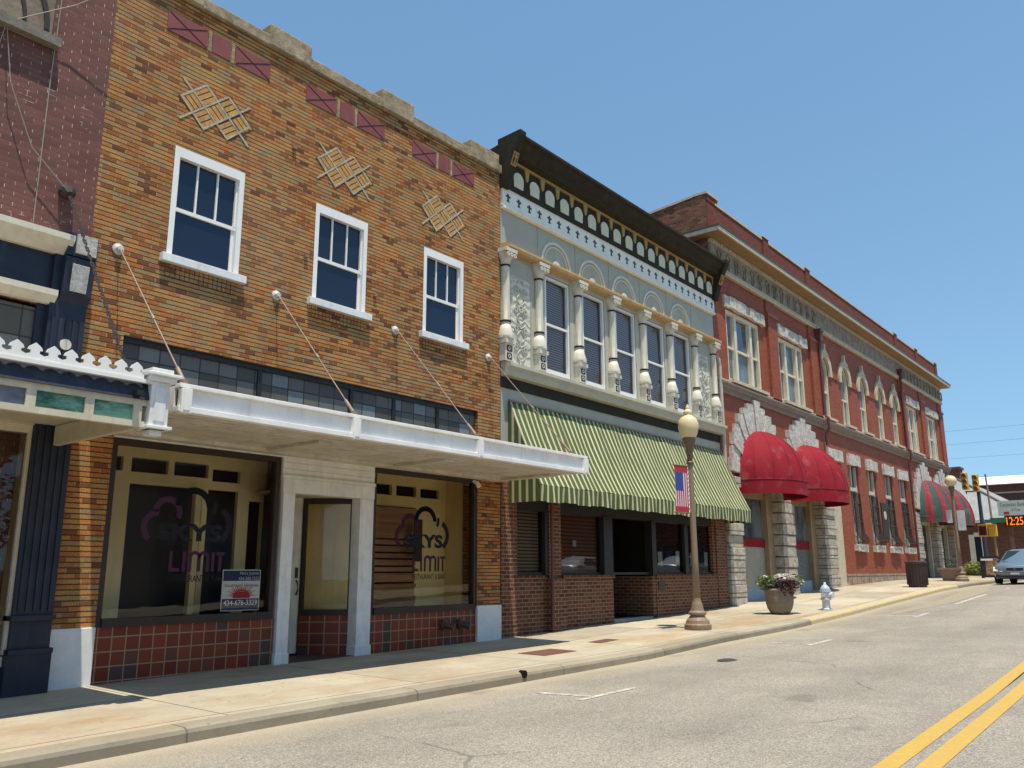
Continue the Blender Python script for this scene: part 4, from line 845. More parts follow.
for c in ARX:                                             # spandrels that turn the square heads into round arches
    for s in (-1, 1):
        pts = [(c+s*.5, 10.25)]+[(c+s*.5*math.cos(R(t)), 9.75+.5*math.sin(R(t))) for t in range(0, 91, 10)]
        n0 = len(mb.v); mb.v += [(x, YF+.0, z) for x, z in pts]; k = len(pts)
        for i in range(1, k-1): mb.f.append((n0, n0+i, n0+i+1)); mb.m.append(0)
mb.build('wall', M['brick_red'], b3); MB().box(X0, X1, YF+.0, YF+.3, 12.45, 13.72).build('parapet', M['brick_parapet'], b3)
mb = MB()
mb.yz([(YF+.02, 11.3), (YF+.02, 13.95), (24, 12.9), (24, .3), (YF+.3, .3), (YF+.3, 11.3)], X0-.03, X0+.25)
mb.box(X1-.3, X1-.01, YF+.3, 24, .3, 13.4); mb.box(X0+.25, X1-.3, 23.7, 24, .3, 12.8); mb.build('side_wall', M['brick_old'], b3)
MB().box(X0+.25, X1-.3, YF+.3, 23.7, 12.2, 12.3).build('roof', M['roofgrey'], b3)
MB().box(X0+.25, X1-.3, YF+.5, YF+.55, 2.3, 11.2).build('back_partition', M['dark'], b3)
mb = MB(); mb.yz([(YF-.03, 13.72), (YF+.4, 13.72), (YF+.4, 13.80), (YF-.03, 13.80)], X0+.6, X1); mb.box(X0-.05, X0+.9, YF-.05, YF+.5, 13.95, 14.03)
mb.yz([(YF+.5, 13.93), (24, 12.9), (24, 12.98), (YF+.5, 14.01)], X0-.06, X0+.3); mb.build('coping', M['trim'], b3)
mb = MB(); mb.box(X0-.005, X0+.8, YF-.02, YF+.35, 13.72, 13.95)
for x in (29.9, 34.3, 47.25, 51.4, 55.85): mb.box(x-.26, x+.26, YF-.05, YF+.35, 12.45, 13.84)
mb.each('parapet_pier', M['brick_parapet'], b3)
mb = MB()
for x in (29.9, 34.3, 47.25, 51.4, 55.85): mb.box(x-.3, x+.3, YF-.08, YF+.38, 13.84, 13.9)
mb.each('pier_cap', M['trim'], b3)
mb = MB(); mb.box(X0-.02, X1+.02, YF-.06, YF+.02, 11.45, 12.2); fz = mb.build('carved_frieze', M['carved'], b3)
mb = MB(); mb.box(X0-.02, X1+.02, YF-.12, YF+.02, 11.28, 11.45); mb.box(X0-.02, X1+.02, YF-.15, YF+.02, 11.38, 11.42); mb.box(X0-.02, X1+.02, YF-.1, YF+.02, 12.2, 12.34)
n = 150
for i in range(n): x = X0+(X1-X0)*(i+.5)/n; mb.box(x-.05, x+.05, YF-.13, YF-.06, 12.22, 12.31)
mb.build('dentil_moulding', M['trim'], fz)
mb = MB()
for i in range(46):
    x = X0+.6+i*.68
    if 34.6 < x < 46.9: continue
    mb.unit()
    for s in (-1, 1): mb.tube([(x+s*.02, YF-.07, 11.55), (x+s*.12, YF-.085, 11.65), (x+s*.05, YF-.09, 11.8), (x+s*.16, YF-.085, 11.95), (x+s*.05, YF-.07, 12.08)], .025, 5)
mb.each('carving', M['carved'], fz)
mb = MB(); mb.box(24.62, 56.5, YF-.54, YF+.0, 12.345, 12.44); mb.box(24.62, X0-.04, YF, YF+.85, 12.345, 12.44); cs = mb.build('cornice', M['soffit'], b3)
mb = MB(); mb.box(24.57, 56.55, YF-.6, YF-.54, 12.36, 12.5); mb.box(24.57, 24.62, YF-.54, YF+.9, 12.36, 12.5); mb.build('fascia', M['trim'], cs)
mb = MB(); mb.box(24.55, 56.57, YF-.62, YF+.0, 12.5, 12.56); mb.box(24.55, X0-.04, YF, YF+.9, 12.5, 12.56); mb.build('metal_cap', paint('dark_grey_metal_cap', (.06, .065, .06), .5), cs)
PX = [29.87, 34.2, 47.25, 51.3, 55.6]
mb = MB()
for x in PX: mb.box(x-.42, x+.42, YF-.1, YF+.02, 7.5, 10.72); mb.box(x-.42, x+.42, YF-.06, YF+.02, 10.82, 11.28)
mb.each('pilaster', M['brick_red'], b3)
mb = MB()
for x in PX: mb.box(x-.46, x+.46, YF-.15, YF+.02, 10.66, 10.74); mb.box(x-.44, x+.44, YF-.12, YF+.02, 10.74, 10.82)
mb.each('pilaster_cap', paint('red_brown_cap', (.34, .12, .07), .6), b3)
MB().yz([(YF+.02, 7.1), (YF-.06, 7.1), (YF-.08, 7.22), (YF-.16, 7.26), (YF-.16, 7.34), (YF-.2, 7.4), (YF-.2, 7.46), (YF+.02, 7.5)], X0, X1+.15).build('belt_course', paint('brown_stone_belt', (.27, .2, .15), .7, .2, 5), b3)
MB().yz([(YF+.02, 7.46), (YF-.1, 7.462), (YF-.1, 7.56), (YF+.02, 7.565)], X0, X1).build('sill_course', M['trim'], b3)
def rough_prism(mb, x0, x1, z0, z1, y0, y1, n=10):
    top = [(x0+(x1-x0)*i/n, z1+rnd.uniform(-.03, .03)) for i in range(n+1)]; bot = [(x0+(x1-x0)*i/n, z0+rnd.uniform(-.03, .03)) for i in range(n+1)]
    for i in range(n): mb.xz([bot[i], bot[i+1], top[i+1], top[i]], y0+rnd.uniform(-.04, .03), y1)
for a, b in big:
    z0, z1 = 7.62, 10.12; mb = MB(); y0, y1 = YF+.03, YF+.2; f = .12
    mb.box(a, a+f, y0, y1, z0, z1); mb.box(b-f, b, y0, y1, z0, z1); mb.box(a+f, b-f, y0, y1, z1-.14, z1); mb.box(a+f, b-f, y0, y1, z0, z0+.1)
    xm1, xm2 = a+(b-a)*.27, a+(b-a)*.73
    for x in (xm1, xm2): mb.box(x-.09, x+.09, y0-.02, y1, z0+.1, z1-.14)
    mb.box(a+f, b-f, y0+.04, y1, 8.78, 8.86); o = mb.build('window', M['creamwin'], b3)
    MB().quad((a+f, YF+.15, z0+.1), (b-f, YF+.15, z0+.1), (b-f, YF+.15, z1-.14), (a+f, YF+.15, z1-.14)).build('pane', M['winglass'], o)
    MB().box(a-.1, b+.1, YF-.22, YF+.1, 7.52, 7.62).build('sill', M['trim'], o)
    mb = MB(); rough_prism(mb, a-.22, b+.32, 10.16, 10.56, YF-.12, YF+.1); mb.build('lintel', M['trim_white'], o)
for c in ARX:
    z0 = 7.62; mb = MB(); y0, y1 = YF+.04, YF+.2; f = .1
    mb.box(c-.5, c-.5+f, y0, y1, z0, 9.75); mb.box(c+.5-f, c+.5, y0, y1, z0, 9.75); ring(mb, c, 9.75, .5, .4, 0, 180, y0, y1, n=16); mb.box(c-.4, c+.4, y0+.04, y1, 8.74, 8.83); mb.box(c-.4, c+.4, y0, y1, z0, z0+.1); mb.box(c-.03, c+.03, y0+.05, y1-.02, z0+.1, 8.74)
    o = mb.build('arched_window', M['creamwin'], b3)
    mb = MB(); mb.quad((c-.42, YF+.15, z0), (c+.42, YF+.15, z0), (c+.42, YF+.15, 9.8), (c-.42, YF+.15, 9.8)); pts = arc(c, 9.8, .42, 0, 180, 12); n0 = len(mb.v); mb.v += [(x, YF+.15, z) for x, z in pts]; mb.f.append(tuple(range(n0, n0+13))); mb.m.append(0); mb.build('pane', M['winglass'], o)
    mb = MB(); ring(mb, c, 9.75, .78, .505, 0, 180, YF-.09, YF+.02, n=22); mb.xz([(c-.42, 10.38), (c+.42, 10.38), (c+.14, 10.55), (c+.08, 10.68), (c+.09, 10.78), (c, 10.84), (c-.09, 10.78), (c-.08, 10.68), (c-.14, 10.55)], YF-.12, YF+.02); mb.box(c-.8, c-.505, YF-.09, YF+.02, 9.5, 9.75); mb.box(c+.505, c+.8, YF-.09, YF+.02, 9.5, 9.75)
    mb.build('hood_moulding', M['trim'], o); MB().box(c-.62, c+.62, YF-.22, YF+.1, 7.52, 7.62).build('sill', M['trim'], o)
mb = MB()
ed = [34.7]+[c for c in ARX]+[46.8]
for i in range(len(ARX)+1):
    a = 34.62 if i == 0 else ARX[i-1]+.8; b = 46.83 if i == len(ARX) else ARX[i]-.8
    if b > a: mb.box(a, b, YF-.04, YF+.02, 9.5, 9.62)
mb.build('string_course', M['brick_red'], b3)
# low barred windows
for c in LWX:
    z0 = 2.52 if c > 36.5 else 4.9; mb = MB(); rough_prism(mb, c-.82, c+.82, 5.9, 6.38, YF-.1, YF+.05, 6)
    o_l = mb
    mb = MB(); y0 = YF+.1; mb.box(c-.62, c-.52, y0, YF+.25, z0, 5.9); mb.box(c+.52, c+.62, y0, YF+.25, z0, 5.9); mb.box(c-.04, c+.04, y0+.02, YF+.2, z0, 5.9); mb.box(c-.52, c+.52, y0, YF+.2, 4.82, 4.98)
    o = mb.build('barred_window', M['offwhite'], b3); o_l.build('lintel', M['trim_white'], o)
    MB().box(c-.52, c+.52, YF+.2, YF+.22, z0, 5.9).build('pane', plain('dark_bank_pane', (.02, .022, .025), .06), o)
    mb = MB(); mb.box(c-.58, c+.58, YF+.06, YF+.08, 4.98, 5.88); mb.build('screen', M['dark'], o) if False else None
    if c > 36.5:
        mb = MB(); rough_prism(mb, c-.78, c+.78, 2.24, 2.52, YF-.14, YF+.1, 5); mb.build('sill', M['trim_white'], o)
        mb = MB(); zt_ = 4.75
        for k in range(13):
            x = c-.6+1.2*k/12; mb.tube([(x, YF+.0, zt_), (x, YF-.03, 3.6), (x, YF-.07, 3.05), (x, YF-.24, 2.72), (x, YF-.2, 2.6), (x, YF-.02, 2.58)], .011, 5)
        for z, y in ((4.72, YF-.02), (4.3, YF-.03), (3.5, YF-.05), (2.75, YF-.25), (2.58, YF-.16)): mb.tube([(c-.62, y, z), (c+.62, y, z)], .016, 5)
        for s in (-.62, .62): mb.tube([(c+s, YF-.25, 2.75), (c+s, YF+.02, 2.9)], .012, 5)
        mb.build('iron_grille', M['iron'], o)
mb = MB(); mb.box(41.68, 42.6, YF-.05, YF+.02, 2.92, 4.52); o = mb.build('notice_case', M['iron'], b3)
MB().xz(arc(42.14, 3.95, .2, 0, 360, 20)[:-1], YF-.06, YF-.045).build('emblem', M['trim'], o)
# plinth
mb = MB(); n = 16; xa, xb = 35.9, 47.2
for i in range(n): x0, x1 = xa+(xb-xa)*i/n, xa+(xb-xa)*(i+1)/n; mb.box(x0, x1, YF-.1+rnd.uniform(-.02, .02), YF+.05, .4, 1.31)
mb.build('plinth', M['plinth'], b3)
# rough stone entrances
def entrance(xa, xb, zst, ck, hood_h):
    """two doorways side by side under stepped stone arches"""
    xc = (xa+xb)/2; mb = MB(); n = 15; rn_ = (xb-xa)/2; zc = 5.6-1.2
    prof = [2.26, 2.2, 2.3, 2.3, 2.42, 2.48, 2.6, 2.78, 2.6, 2.48, 2.42, 2.3, 2.3, 2.2, 2.26]
    for i in range(n):
        t0, t1 = R(4+172*i/n), R(4+172*(i+1)/n-.7); ro = prof[i]; ri_ = 1.5
        P = lambda r, t: (xc+r*math.cos(t)*1.0, zc+r*math.sin(t))
        a_, b_ = P(ro, t0), P(ro, t1); k_ = (a_[0] if abs(a_[0]-xc) > abs(b_[0]-xc) else b_[0], max(a_[1], b_[1]))
        mb.xz([P(ri_, t0), a_, k_, b_, P(ri_, t1)] if i != n//2 else [P(ri_, t0), a_, (a_[0], b_[1]+.0), b_, P(ri_, t1)], YF-.13+rnd.uniform(-.04, .03), YF+.05)
    mb.build('stepped_arch', M['trim_white'], b3)
    mb = MB(); mb.box(xa, xb, YF+.62, YF+.66, zst, 5.6); mb.box(xa, xb, YF+.3, YF+.64, zst, zst+.12); mb.build('entrance_back', M['dark'], b3)
    return xc
def pier(x0, x1, z0, z1):
    mb = MB(); z = z0
    while z < z1-.05: h_ = min(.38, z1-z); mb.box(x0+rnd.uniform(-.02, .02), x1+rnd.uniform(-.02, .02), YF-.12+rnd.uniform(-.035, .03), YF+.35, z+.006, z+h_-.006); z += h_
    return mb
for x0, x1, z0, z1 in ((25.05, 26.12, .25, 4.4), (29.42, 30.6, .4, 4.4), (33.62, 34.95, .5, 4.4), (47.25, 48.3, .9, 4.4), (51.35, 52.4, .9, 4.4), (55.25, 56.12, .9, 7.0)):
    pier(x0, x1, z0, z1).build('stone_pier', M['rockstone'], b3, bevel=.02)
mb = MB(); mb.box(35.0, 35.85, YF-.09, YF+.05, .6, 4.05); mb.box(34.98, 35.88, YF-.13, YF+.05, .6, .95); mb.build('smooth_pilaster', M['trim'], b3)
for i, (a, b) in enumerate(doors):
    zs = [.42, .62, 1.0, 1.0][i]; xc = entrance(a, b, zs, 0, 0)
    mb = MB(); f = .62 if i < 2 else .4; y0, y1 = YF+.22, YF+.42
    mb.box(a, a+f*.75, y0, y1, zs, 5.0); mb.box(b-f, b, y0, y1, zs, 5.0); mb.box(a, b, y0+.03, y1, 3.85, 5.6); mb.box(a+f*.75-.1, a+f*.75+.06, y0-.05, y1, zs, 4.0); mb.box(b-f-.06, b-f+.1, y0-.05, y1, zs, 4.0)
    o = mb.build('doorway', M['woodtan'] if i < 2 else M['cream'], b3)
    l, r = a+f*.75+.06, b-f-.06
    if i < 2:
        MB().quad((l, YF+.36, 2.5), (r, YF+.36, 2.5), (r, YF+.36, 3.85), (l, YF+.36, 3.85)).build('pane', M['winglass'], o)
        MB().box(l, r, YF+.3, YF+.4, 2.22, 2.5).build('red_band', M['canvas_red'], o)
        MB().box(l, r, YF+.34, YF+.38, zs+.45, 2.22).build('lower_pane', paint('papered_pale_pane', (.40, .38, .3) if i == 0 else (.16, .2, .19), .2), o)
        MB().box(l, r, YF+.28, YF+.4, zs, zs+.45).build('kick_panel', paint('pale_blue_kick_panel', (.45, .47, .52), .5), o)
        MB().box(a+.1, b-.1, YF-.25, YF+.28, zs-.3, zs+.01).build('step', M['kerb'], o)
    else:
        MB().box(l, r, YF+.36, YF+.38, zs, 3.85).build('pane', plain('dark_door_pane', (.015, .014, .013), .08), o)
        MB().box(a+.1, b-.1, YF-.2, YF+.28, zs-.3, zs+.01).build('step', M['kerb'], o)
    # domed canvas awning
    striped = i >= 2; c = (27.86, 32.1, 50.0, 53.95)[i]; rx, ry, rz, zb_, vz = (1.8, 1.5, 1.78, 4.32, .46) if not striped else (1.95, 1.5, 2.0, 4.2, .32)
    mb = MB(); nt, np_ = 48, 24
    def P(t, p): th = math.pi*t/nt; ph = math.pi/2*p/np_; k_ = 1-.03*abs(math.sin(8*th))*math.cos(ph)*(.35+math.sin(2*ph)); return (c-k_*rx*math.cos(th)*math.cos(ph), YF-.03-k_*ry*math.sin(th)*math.cos(ph), zb_+rz*math.sin(ph))
    for t in range(nt):
        mi = (t//4) % 2 if striped else 0
        for p in range(np_): mb.quad(P(t, p), P(t+1, p), P(t+1, p+1), P(t, p+1), mi)
        A, B = P(t, 0), P(t+1, 0); mb.quad((A[0], A[1], zb_-vz), (B[0], B[1], zb_-vz), B, A, mi)
    aw = mb.build('dome_awning', [M['canvas_green'], M['canvas_far']] if striped else [M['canvas_red']], b3, recalc=False)
    for q in aw.data.polygons: q.use_smooth = True
    mb = MB()
    for t in range(0, nt+1, 6): mb.tube([P(t, p) for p in range(np_)]if False else [(x, y+.03, z-.03) for x, y, z in (P(t, p) for p in range(np_+1))], .014, 5)
    mb.tube([(x, y+.02, zb_-.02) for x, y, z in (P(t, 0) for t in range(nt+1))], .016, 5); mb.build('awning_frame', M['iron'], aw)
    mb = MB()
    for t in range(0, nt+1, 6): mb.tube([(c+(x_-c)*1.004, YF-.03+(y_-YF+.03)*1.004, z_+.004) for x_, y_, z_ in (P(t, p) for p in range(np_+1))], .009, 4)
    mb.build('seam', M['canvas_red2'] if not striped else M['canvas_far'], aw)
    if not striped:
        mb = MB(); mb.tube([(x, y-.004, zb_) for x, y, z in (P(t, 0) for t in range(nt+1))], .012, 5); mb.build('hem', M['canvas_red2'], aw)
# rain pipes with leader heads
for x, zt_ in ((34.62, 11.2), (46.85, 11.75)):
    mb = MB(); mb.box(x-.13, x+.13, YF-.3, YF-.05, zt_-.45, zt_); mb.box(x-.18, x+.18, YF-.34, YF-.05, zt_-.06, zt_+.06); mb.tube([(x, YF-.17, zt_-.4), (x, YF-.17, 7.65), (x, YF-.3, 7.5), (x, YF-.3, 7.1), (x, YF-.17, 6.9), (x, YF-.17, 6.4 if x < 40 else 1.2)], .06, 8); mb.build('rain_pipe', M['maroonpipe'], b3)

# ------------------------------------------------------------------ street furniture
m_lamp = metal('tan_lamp_metal', (.235, .165, .105), .5, .2, (.12, .07, .04)); q = N('cream_globe'); q.bsdf((.72, .58, .32), .3, **{'Subsurface Weight': .3, 'Subsurface Radius': (.05, .04, .02)}); m_globe = q.mat
m_brass = metal('bronze_fitter', (.16, .105, .055), .4, .2)
def post(root, x, y, z, H, lean=0):
    mb = MB(); mb.lathe([(.29, 0), (.3, .02), (.3, .1), (.27, .13), (.25, .2), (.19, .26), (.16, .3), (.2, .33), (.2, .37), (.15, .41), (.12, .55), (.095, .62), (.085, .68)], x, y, 16)
    mb.v = [(a, b, c+z) for a, b, c in mb.v]; mb.build('base', m_lamp, root, smooth=False)
    mb = MB(); mb.lathe([(.085, z+.66), (.075, z+1.5), (.062, z+H-.75), (.06, z+H-.72)], x, y, 16); mb.build('pole', m_lamp, root, smooth=True)
x, y = 18.05, 9.22; z = side(x, y)
lp = thing('street_lamp', 'tan street lamp with acorn globe carrying a small flag banner', 'street lamp', (x, y, z), 'street lamps along the kerb')
post(lp, x, y, z, 4.55)
mb = MB(); mb.lathe([(.065, z+3.75), (.07, z+3.95), (.1, z+4.12), (.15, z+4.28), (.16, z+4.33)], x, y, 16); mb.lathe([(.09, z+3.72), (.09, z+3.78)], x, y, 12); mb.build('fitter', m_brass, lp, smooth=True)
mb = MB(); mb.lathe([(.15, z+4.33), (.2, z+4.42), (.235, z+4.55), (.24, z+4.66), (.215, z+4.76), (.17, z+4.82), (.11, z+4.86), (.095, z+4.9), (.115, z+4.93), (.08, z+5.0), (.03, z+5.04)], x, y, 24); mb.build('globe', m_globe, lp, smooth=True)
mb = MB(); mb.lathe([(.04, z+5.03), (.05, z+5.06), (.015, z+5.14)], x, y, 10); mb.build('finial', m_globe, lp)
for zz in (3.66, 2.58): MB().tube([(x, y, z+zz), (x-.62, y+.12, z+zz+.0)], .016, 6).build('banner_arm', m_brass, lp)
# banner: a small flag with blue canton and stripes
d = Vector((-.98, .19)); fl = thing('flag_banner', 'vertical red white and blue flag banner hanging on the tan lamp post', 'banner', (x-.35, y+.07, z+2.58))
def bq(mb, s0, s1, z0, z1, o=0.0):
    P = lambda s, zz: (x+d.x*s, y+d.y*s, z+zz)
    n_ = Vector((-d.y, d.x))*(-1); T = .004+o
    mb.xy([(x+d.x*s0+n_.x*T, y+d.y*s0+n_.y*T), (x+d.x*s1+n_.x*T, y+d.y*s1+n_.y*T), (x+d.x*s1-n_.x*T, y+d.y*s1-n_.y*T), (x+d.x*s0-n_.x*T, y+d.y*s0-n_.y*T)], z+z0, z+z1)
fr_ = plain('flag_red', (.42, .02, .035), .7); fwt = plain('flag_pale_stripe', (.62, .52, .55), .7); fb = plain('flag_blue', (.03, .06, .24), .7)
mb = MB(); bq(mb, .12, .58, 2.6, 3.64); mb.build('cloth', fwt, fl)
mb = MB(); bq(mb, .12, .58, 2.575, 2.72, .002); bq(mb, .12, .58, 3.5, 3.67, .002)
for k in range(6): s = .13+k*.075; bq(mb, s, s+.035, 2.72, 3.5 if k < 2 else 3.1 if k > 1 else 3.5, .002)
mb.build('red_stripe', fr_, fl); mb = MB(); bq(mb, .29, .575, 3.08, 3.5, .003); mb.build('canton', fb, fl)
mb = MB(); mb.tube([(x+d.x*.1+.012*(-1)**i, y+d.y*.1, z+2.55+i*.05) for i in range(23)], .012, 5); mb.build('rope_edge', M['white'], fl)
# far lamp
x, y = 43.3, 8.95; z = side(x, y)
l2 = thing('street_lamp', 'tan street lamp with round globe near the striped awnings', 'street lamp', (x, y, z), 'street lamps along the kerb')
post(l2, x, y, z, 4.6)
mb = MB(); mb.lathe([(.06, z+3.8), (.08, z+4.0), (.14, z+4.2), (.12, z+4.25)], x, y, 12); mb.build('fitter', m_brass, l2)
mb = MB(); mb.lathe([(.26*math.sin(math.pi*i/12)+.002, z+4.5-.26*math.cos(math.pi*i/12)) for i in range(13)], x, y, 20); mb.build('globe', m_globe, l2, smooth=True)
mb = MB(); mb.box(x-.02, x+.02, y-.42, y-.1, z+2.25, z+3.15); mb.box(x-.02, x+.02, y+.1, y+.34, z+2.6, z+3.2); mb.build('banner_plate', paint('pale_banner', (.6, .6, .6), .6), l2)

def leaves(n, fn, size, squash=1):
    mb = MB()
    for i in range(n):
        p = Vector(fn()); a = rnd.uniform(0, 6.28); t = rnd.uniform(-.9, .9); s = size*rnd.uniform(.6, 1.3)
        u = Vector((math.cos(a), math.sin(a), 0)); v = Vector((-math.sin(a)*math.cos(t), math.cos(a)*math.cos(t), math.sin(t)))
        mb.quad(p-u*s*.5, p+v*s*.3, p+u*s*.6, p-v*s*.3)
    return mb
def leafmat(name, a, b):
    m = N(name); n = m.noise(23, 2); bs = m.bsdf(m.mix(m.ramp(n, [(.35, 0), (.65, 1)]), a, b), .6, spec=.3)
    tr = m.n('ShaderNodeBsdfTranslucent'); m.l(bs.inputs['Base Color'].links[0].from_socket, tr.inputs[0]); x_ = m.n('ShaderNodeMixShader'); x_.inputs[0].default_value = .25
    m.l(bs.outputs[0], x_.inputs[1]); m.l(tr.outputs[0], x_.inputs[2]); m.l(x_.outputs[0], m.out.inputs[0]); return m.mat
def ball(cx, cy, cz, rx, ry, rz, shell=.6):
    def f():
        while True:
            p = Vector((rnd.uniform(-1, 1), rnd.uniform(-1, 1), rnd.uniform(-1, 1)))
            if shell < p.length < 1: return (cx+p.x*rx, cy+p.y*ry, cz+p.z*rz)
    return f
x, y = 23.15, 9.35; z = side(x, y)
pt = thing('flower_planter', 'round grey brown concrete flower pot on the sidewalk by the first red dome', 'planter', (x, y, z))
mb = MB(); mb.lathe([(.2, 0), (.27, .05), (.33, .16), (.365, .3), (.375, .45), (.37, .58), (.39, .6), (.395, .66), (.37, .67), (.34, .62), (.1, .6)], x, y, 28); mb.v = [(a, b, c+z) for a, b, c in mb.v]
mb.build('pot', rock('speckled_concrete_pot', (.30, .25, .19), (.2, .165, .12), 30, .3), pt, smooth=True)
MB().lathe([(.335, z+.6), (.33, z+.62)], x, y, 20).build('soil', M['dark'], pt)
fl2 = thing('flowers', 'purple and white flowers spilling over the round grey brown pot', 'flowers', (x, y, z+.6))
rx_, ry_ = Vector((.628, -.778)), Vector((.778, .628))      # across / along the view
def side_at(s, dpt): return x+rx_.x*s+ry_.x*dpt, y+rx_.y*s+ry_.y*dpt
a, b = side_at(-.3, 0); c, d2 = side_at(.12, -.2); e, f_ = side_at(.42, 0)
leaves(420, ball(a, b, z+.84, .32, .32, .22, .2), .085).build('leaves', leafmat('bright_green_leaf', (.03, .07, .012), (.15, .19, .03)), fl2)
leaves(420, ball(e, f_, z+.86, .35, .3, .2, .2), .075).build('leaves', leafmat('olive_leaf', (.03, .05, .015), (.1, .12, .04)), fl2)
leaves(800, ball(c, d2, z+.72, .34, .3, .3, .2), .07).build('purple_foliage', leafmat('purple_leaf', (.035, .008, .018), (.14, .02, .05)), fl2)
mb = leaves(330, ball(*side_at(.15, -.05), z+.95, .34, .3, .14, .2), .085); mb2 = leaves(160, ball(*side_at(.5, -.02), z+.84, .16, .2, .13, .2), .08); mb.add(mb2.v, mb2.f); mb2 = leaves(60, ball(a, b, z+.85, .34, .3, .2, .5), .08); mb.add(mb2.v, mb2.f)
mb.build('white_blossoms', leafmat('white_petal', (.72, .66, .55), (.8, .78, .7)), fl2)
# hydrant
x, y = 24.95, 8.72; z = side(x, y)
hy = thing('fire_hydrant', 'silver white fire hydrant by the yellow kerb', 'hydrant', (x, y, z)); hp = metal('silver_hydrant_paint', (.58, .6, .64), .35, .12)
def zl_(p): return [(r, c+z) for r, c in p]
MB().lathe(zl_([(.17, 0), (.17, .04), (.12, .06), (.115, .3), (.16, .31), (.16, .36), (.125, .37), (.125, .56), (.17, .565), (.17, .6)]), x, y, 20).build('barrel', hp, hy, smooth=False)
MB().lathe(zl_([(.15, .6), (.145, .64), (.12, .71), (.07, .76), (.05, .77), (.05, .79), (.035, .8), (.035, .85)]), x, y, 20).build('bonnet', metal('blue_grey_bonnet', (.42, .48, .6), .35, .1), hy, smooth=True)
mb = MB(); mb.tube([(x, y-.05, z+.46), (x-.02, y-.2, z+.46), (x-.02, y-.2, z+.46), (x-.025, y-.25, z+.46)], [.085, .085, .1, .1], 12); mb.build('outlet', hp, hy)
for s in (-1, 1): mb = MB(); mb.tube([(x+s*.05, y, z+.46), (x+s*.19, y, z+.46), (x+s*.19, y, z+.46), (x+s*.22, y, z+.46)], [.055, .055, .07, .07], 12); mb.build('outlet', hp, hy)
mb = MB()
for k in range(8): t = k*math.pi/4; mb.lathe(zl_([(.018, .36), (.018, .375)]), x+.145*math.cos(t), y+.145*math.sin(t), 6)
mb.build('bolts', M['steel'], hy); hy.scale = (.92, .92, .9)
# litter bin
x, y = 36.0, 9.0; z = side(x, y)
bn = thing('trash_can', 'dark brown metal trash can on the sidewalk before the red wall', 'trash can', (x, y, z)); bm_ = metal('dark_brown_bin', (.045, .028, .024), .5, .3, (.14, .08, .05))
MB().lathe(zl_([(.3, 0), (.33, .02), (.37, .86), (.38, .9)]), x, y, 22).build('body', bm_, bn)
MB().lathe(zl_([(.4, .88), (.4, .95), (.33, .98), (.22, .98), (.22, .9)]), x, y, 22).build('rim', bm_, bn)
mb = MB(); 
for k in range(22): t = k*2*math.pi/22; mb.box(x+.36*math.cos(t)-.018, x+.36*math.cos(t)+.018, y+.36*math.sin(t)-.018, y+.36*math.sin(t)+.018, z+.08, z+.84)
mb.build('slats', bm_, bn)
x, y = 43.6, 9.4; z = side(x, y)
p2 = thing('planter_box', 'tapered pinkish grey planter behind the far street lamp', 'planter', (x, y, z)); mp = rock('pinkish_planter', (.33, .22, .19), (.22, .15, .13), 20, .3)
mb = MB(); mb.add([(x-.32, y-.32, z), (x+.32, y-.32, z), (x+.32, y+.32, z), (x-.32, y+.32, z), (x-.45, y-.45, z+.5), (x+.45, y-.45, z+.5), (x+.45, y+.45, z+.5), (x-.45, y+.45, z+.5)], [(3, 2, 1, 0), (4, 5, 6, 7), (0, 1, 5, 4), (1, 2, 6, 5), (2, 3, 7, 6), (3, 0, 4, 7)]); mb.build('box', mp, p2)
mb = MB(); mb.box(x-.5, x+.5, y-.5, y+.5, z+.5, z+.58); mb.build('rim', mp, p2)
pl_ = leaves(90, ball(x, y, z+.85, .35, .35, .35, .1), .12).build('shrub', leafmat('grey_green_leaf', (.04, .07, .03), (.13, .15, .07)), None, loc=(x, y, z+.55)); tag(pl_, 'thin grey green plant growing in the pinkish planter', 'plant')
# utility covers and the drain hole
for (x0, x1, y0, y1, c_) in ((12.2, 13.2, 9.15, 9.75, 'long rusty red utility cover set in the sidewalk by the canopy shadow'), (14.55, 15.25, 9.55, 9.85, 'small brown utility cover set in the sidewalk near the lamp')):
    mb = MB(); n0 = []
    mb.quad(*[(a, b, side(a, b)+.006) for a, b in ((x0, y0), (x1, y0), (x1, y1), (x0, y1))]); o = mb.build('utility_cover', metal('rusty_red_cover', (.14, .06, .045), .6, .5), None, loc=(x0, y0, side(x0, y0))); tag(o, c_, 'utility cover')
mb = MB(); x, y = 14.22, 6.72; mb.xy([(x+.3*math.cos(k*.42), y+.16*math.sin(k*.42)) for k in range(15)], road(x, y)-.02, road(x, y)+.006); tag(mb.build('valve_cover', M['vent'], None, loc=(x, y, road(x, y))), 'small dark iron valve cover in the asphalt before the lamp', 'valve cover')
x = 10.35; zz = road(x, YK)+.11; tag(MB().tube([(x, YK-.03, zz), (x, YK+.06, zz)], .055, 14).build('drain_outlet', M['dark'], None, loc=(x, YK, zz)), 'round drain outlet hole in the kerb face', 'drain')

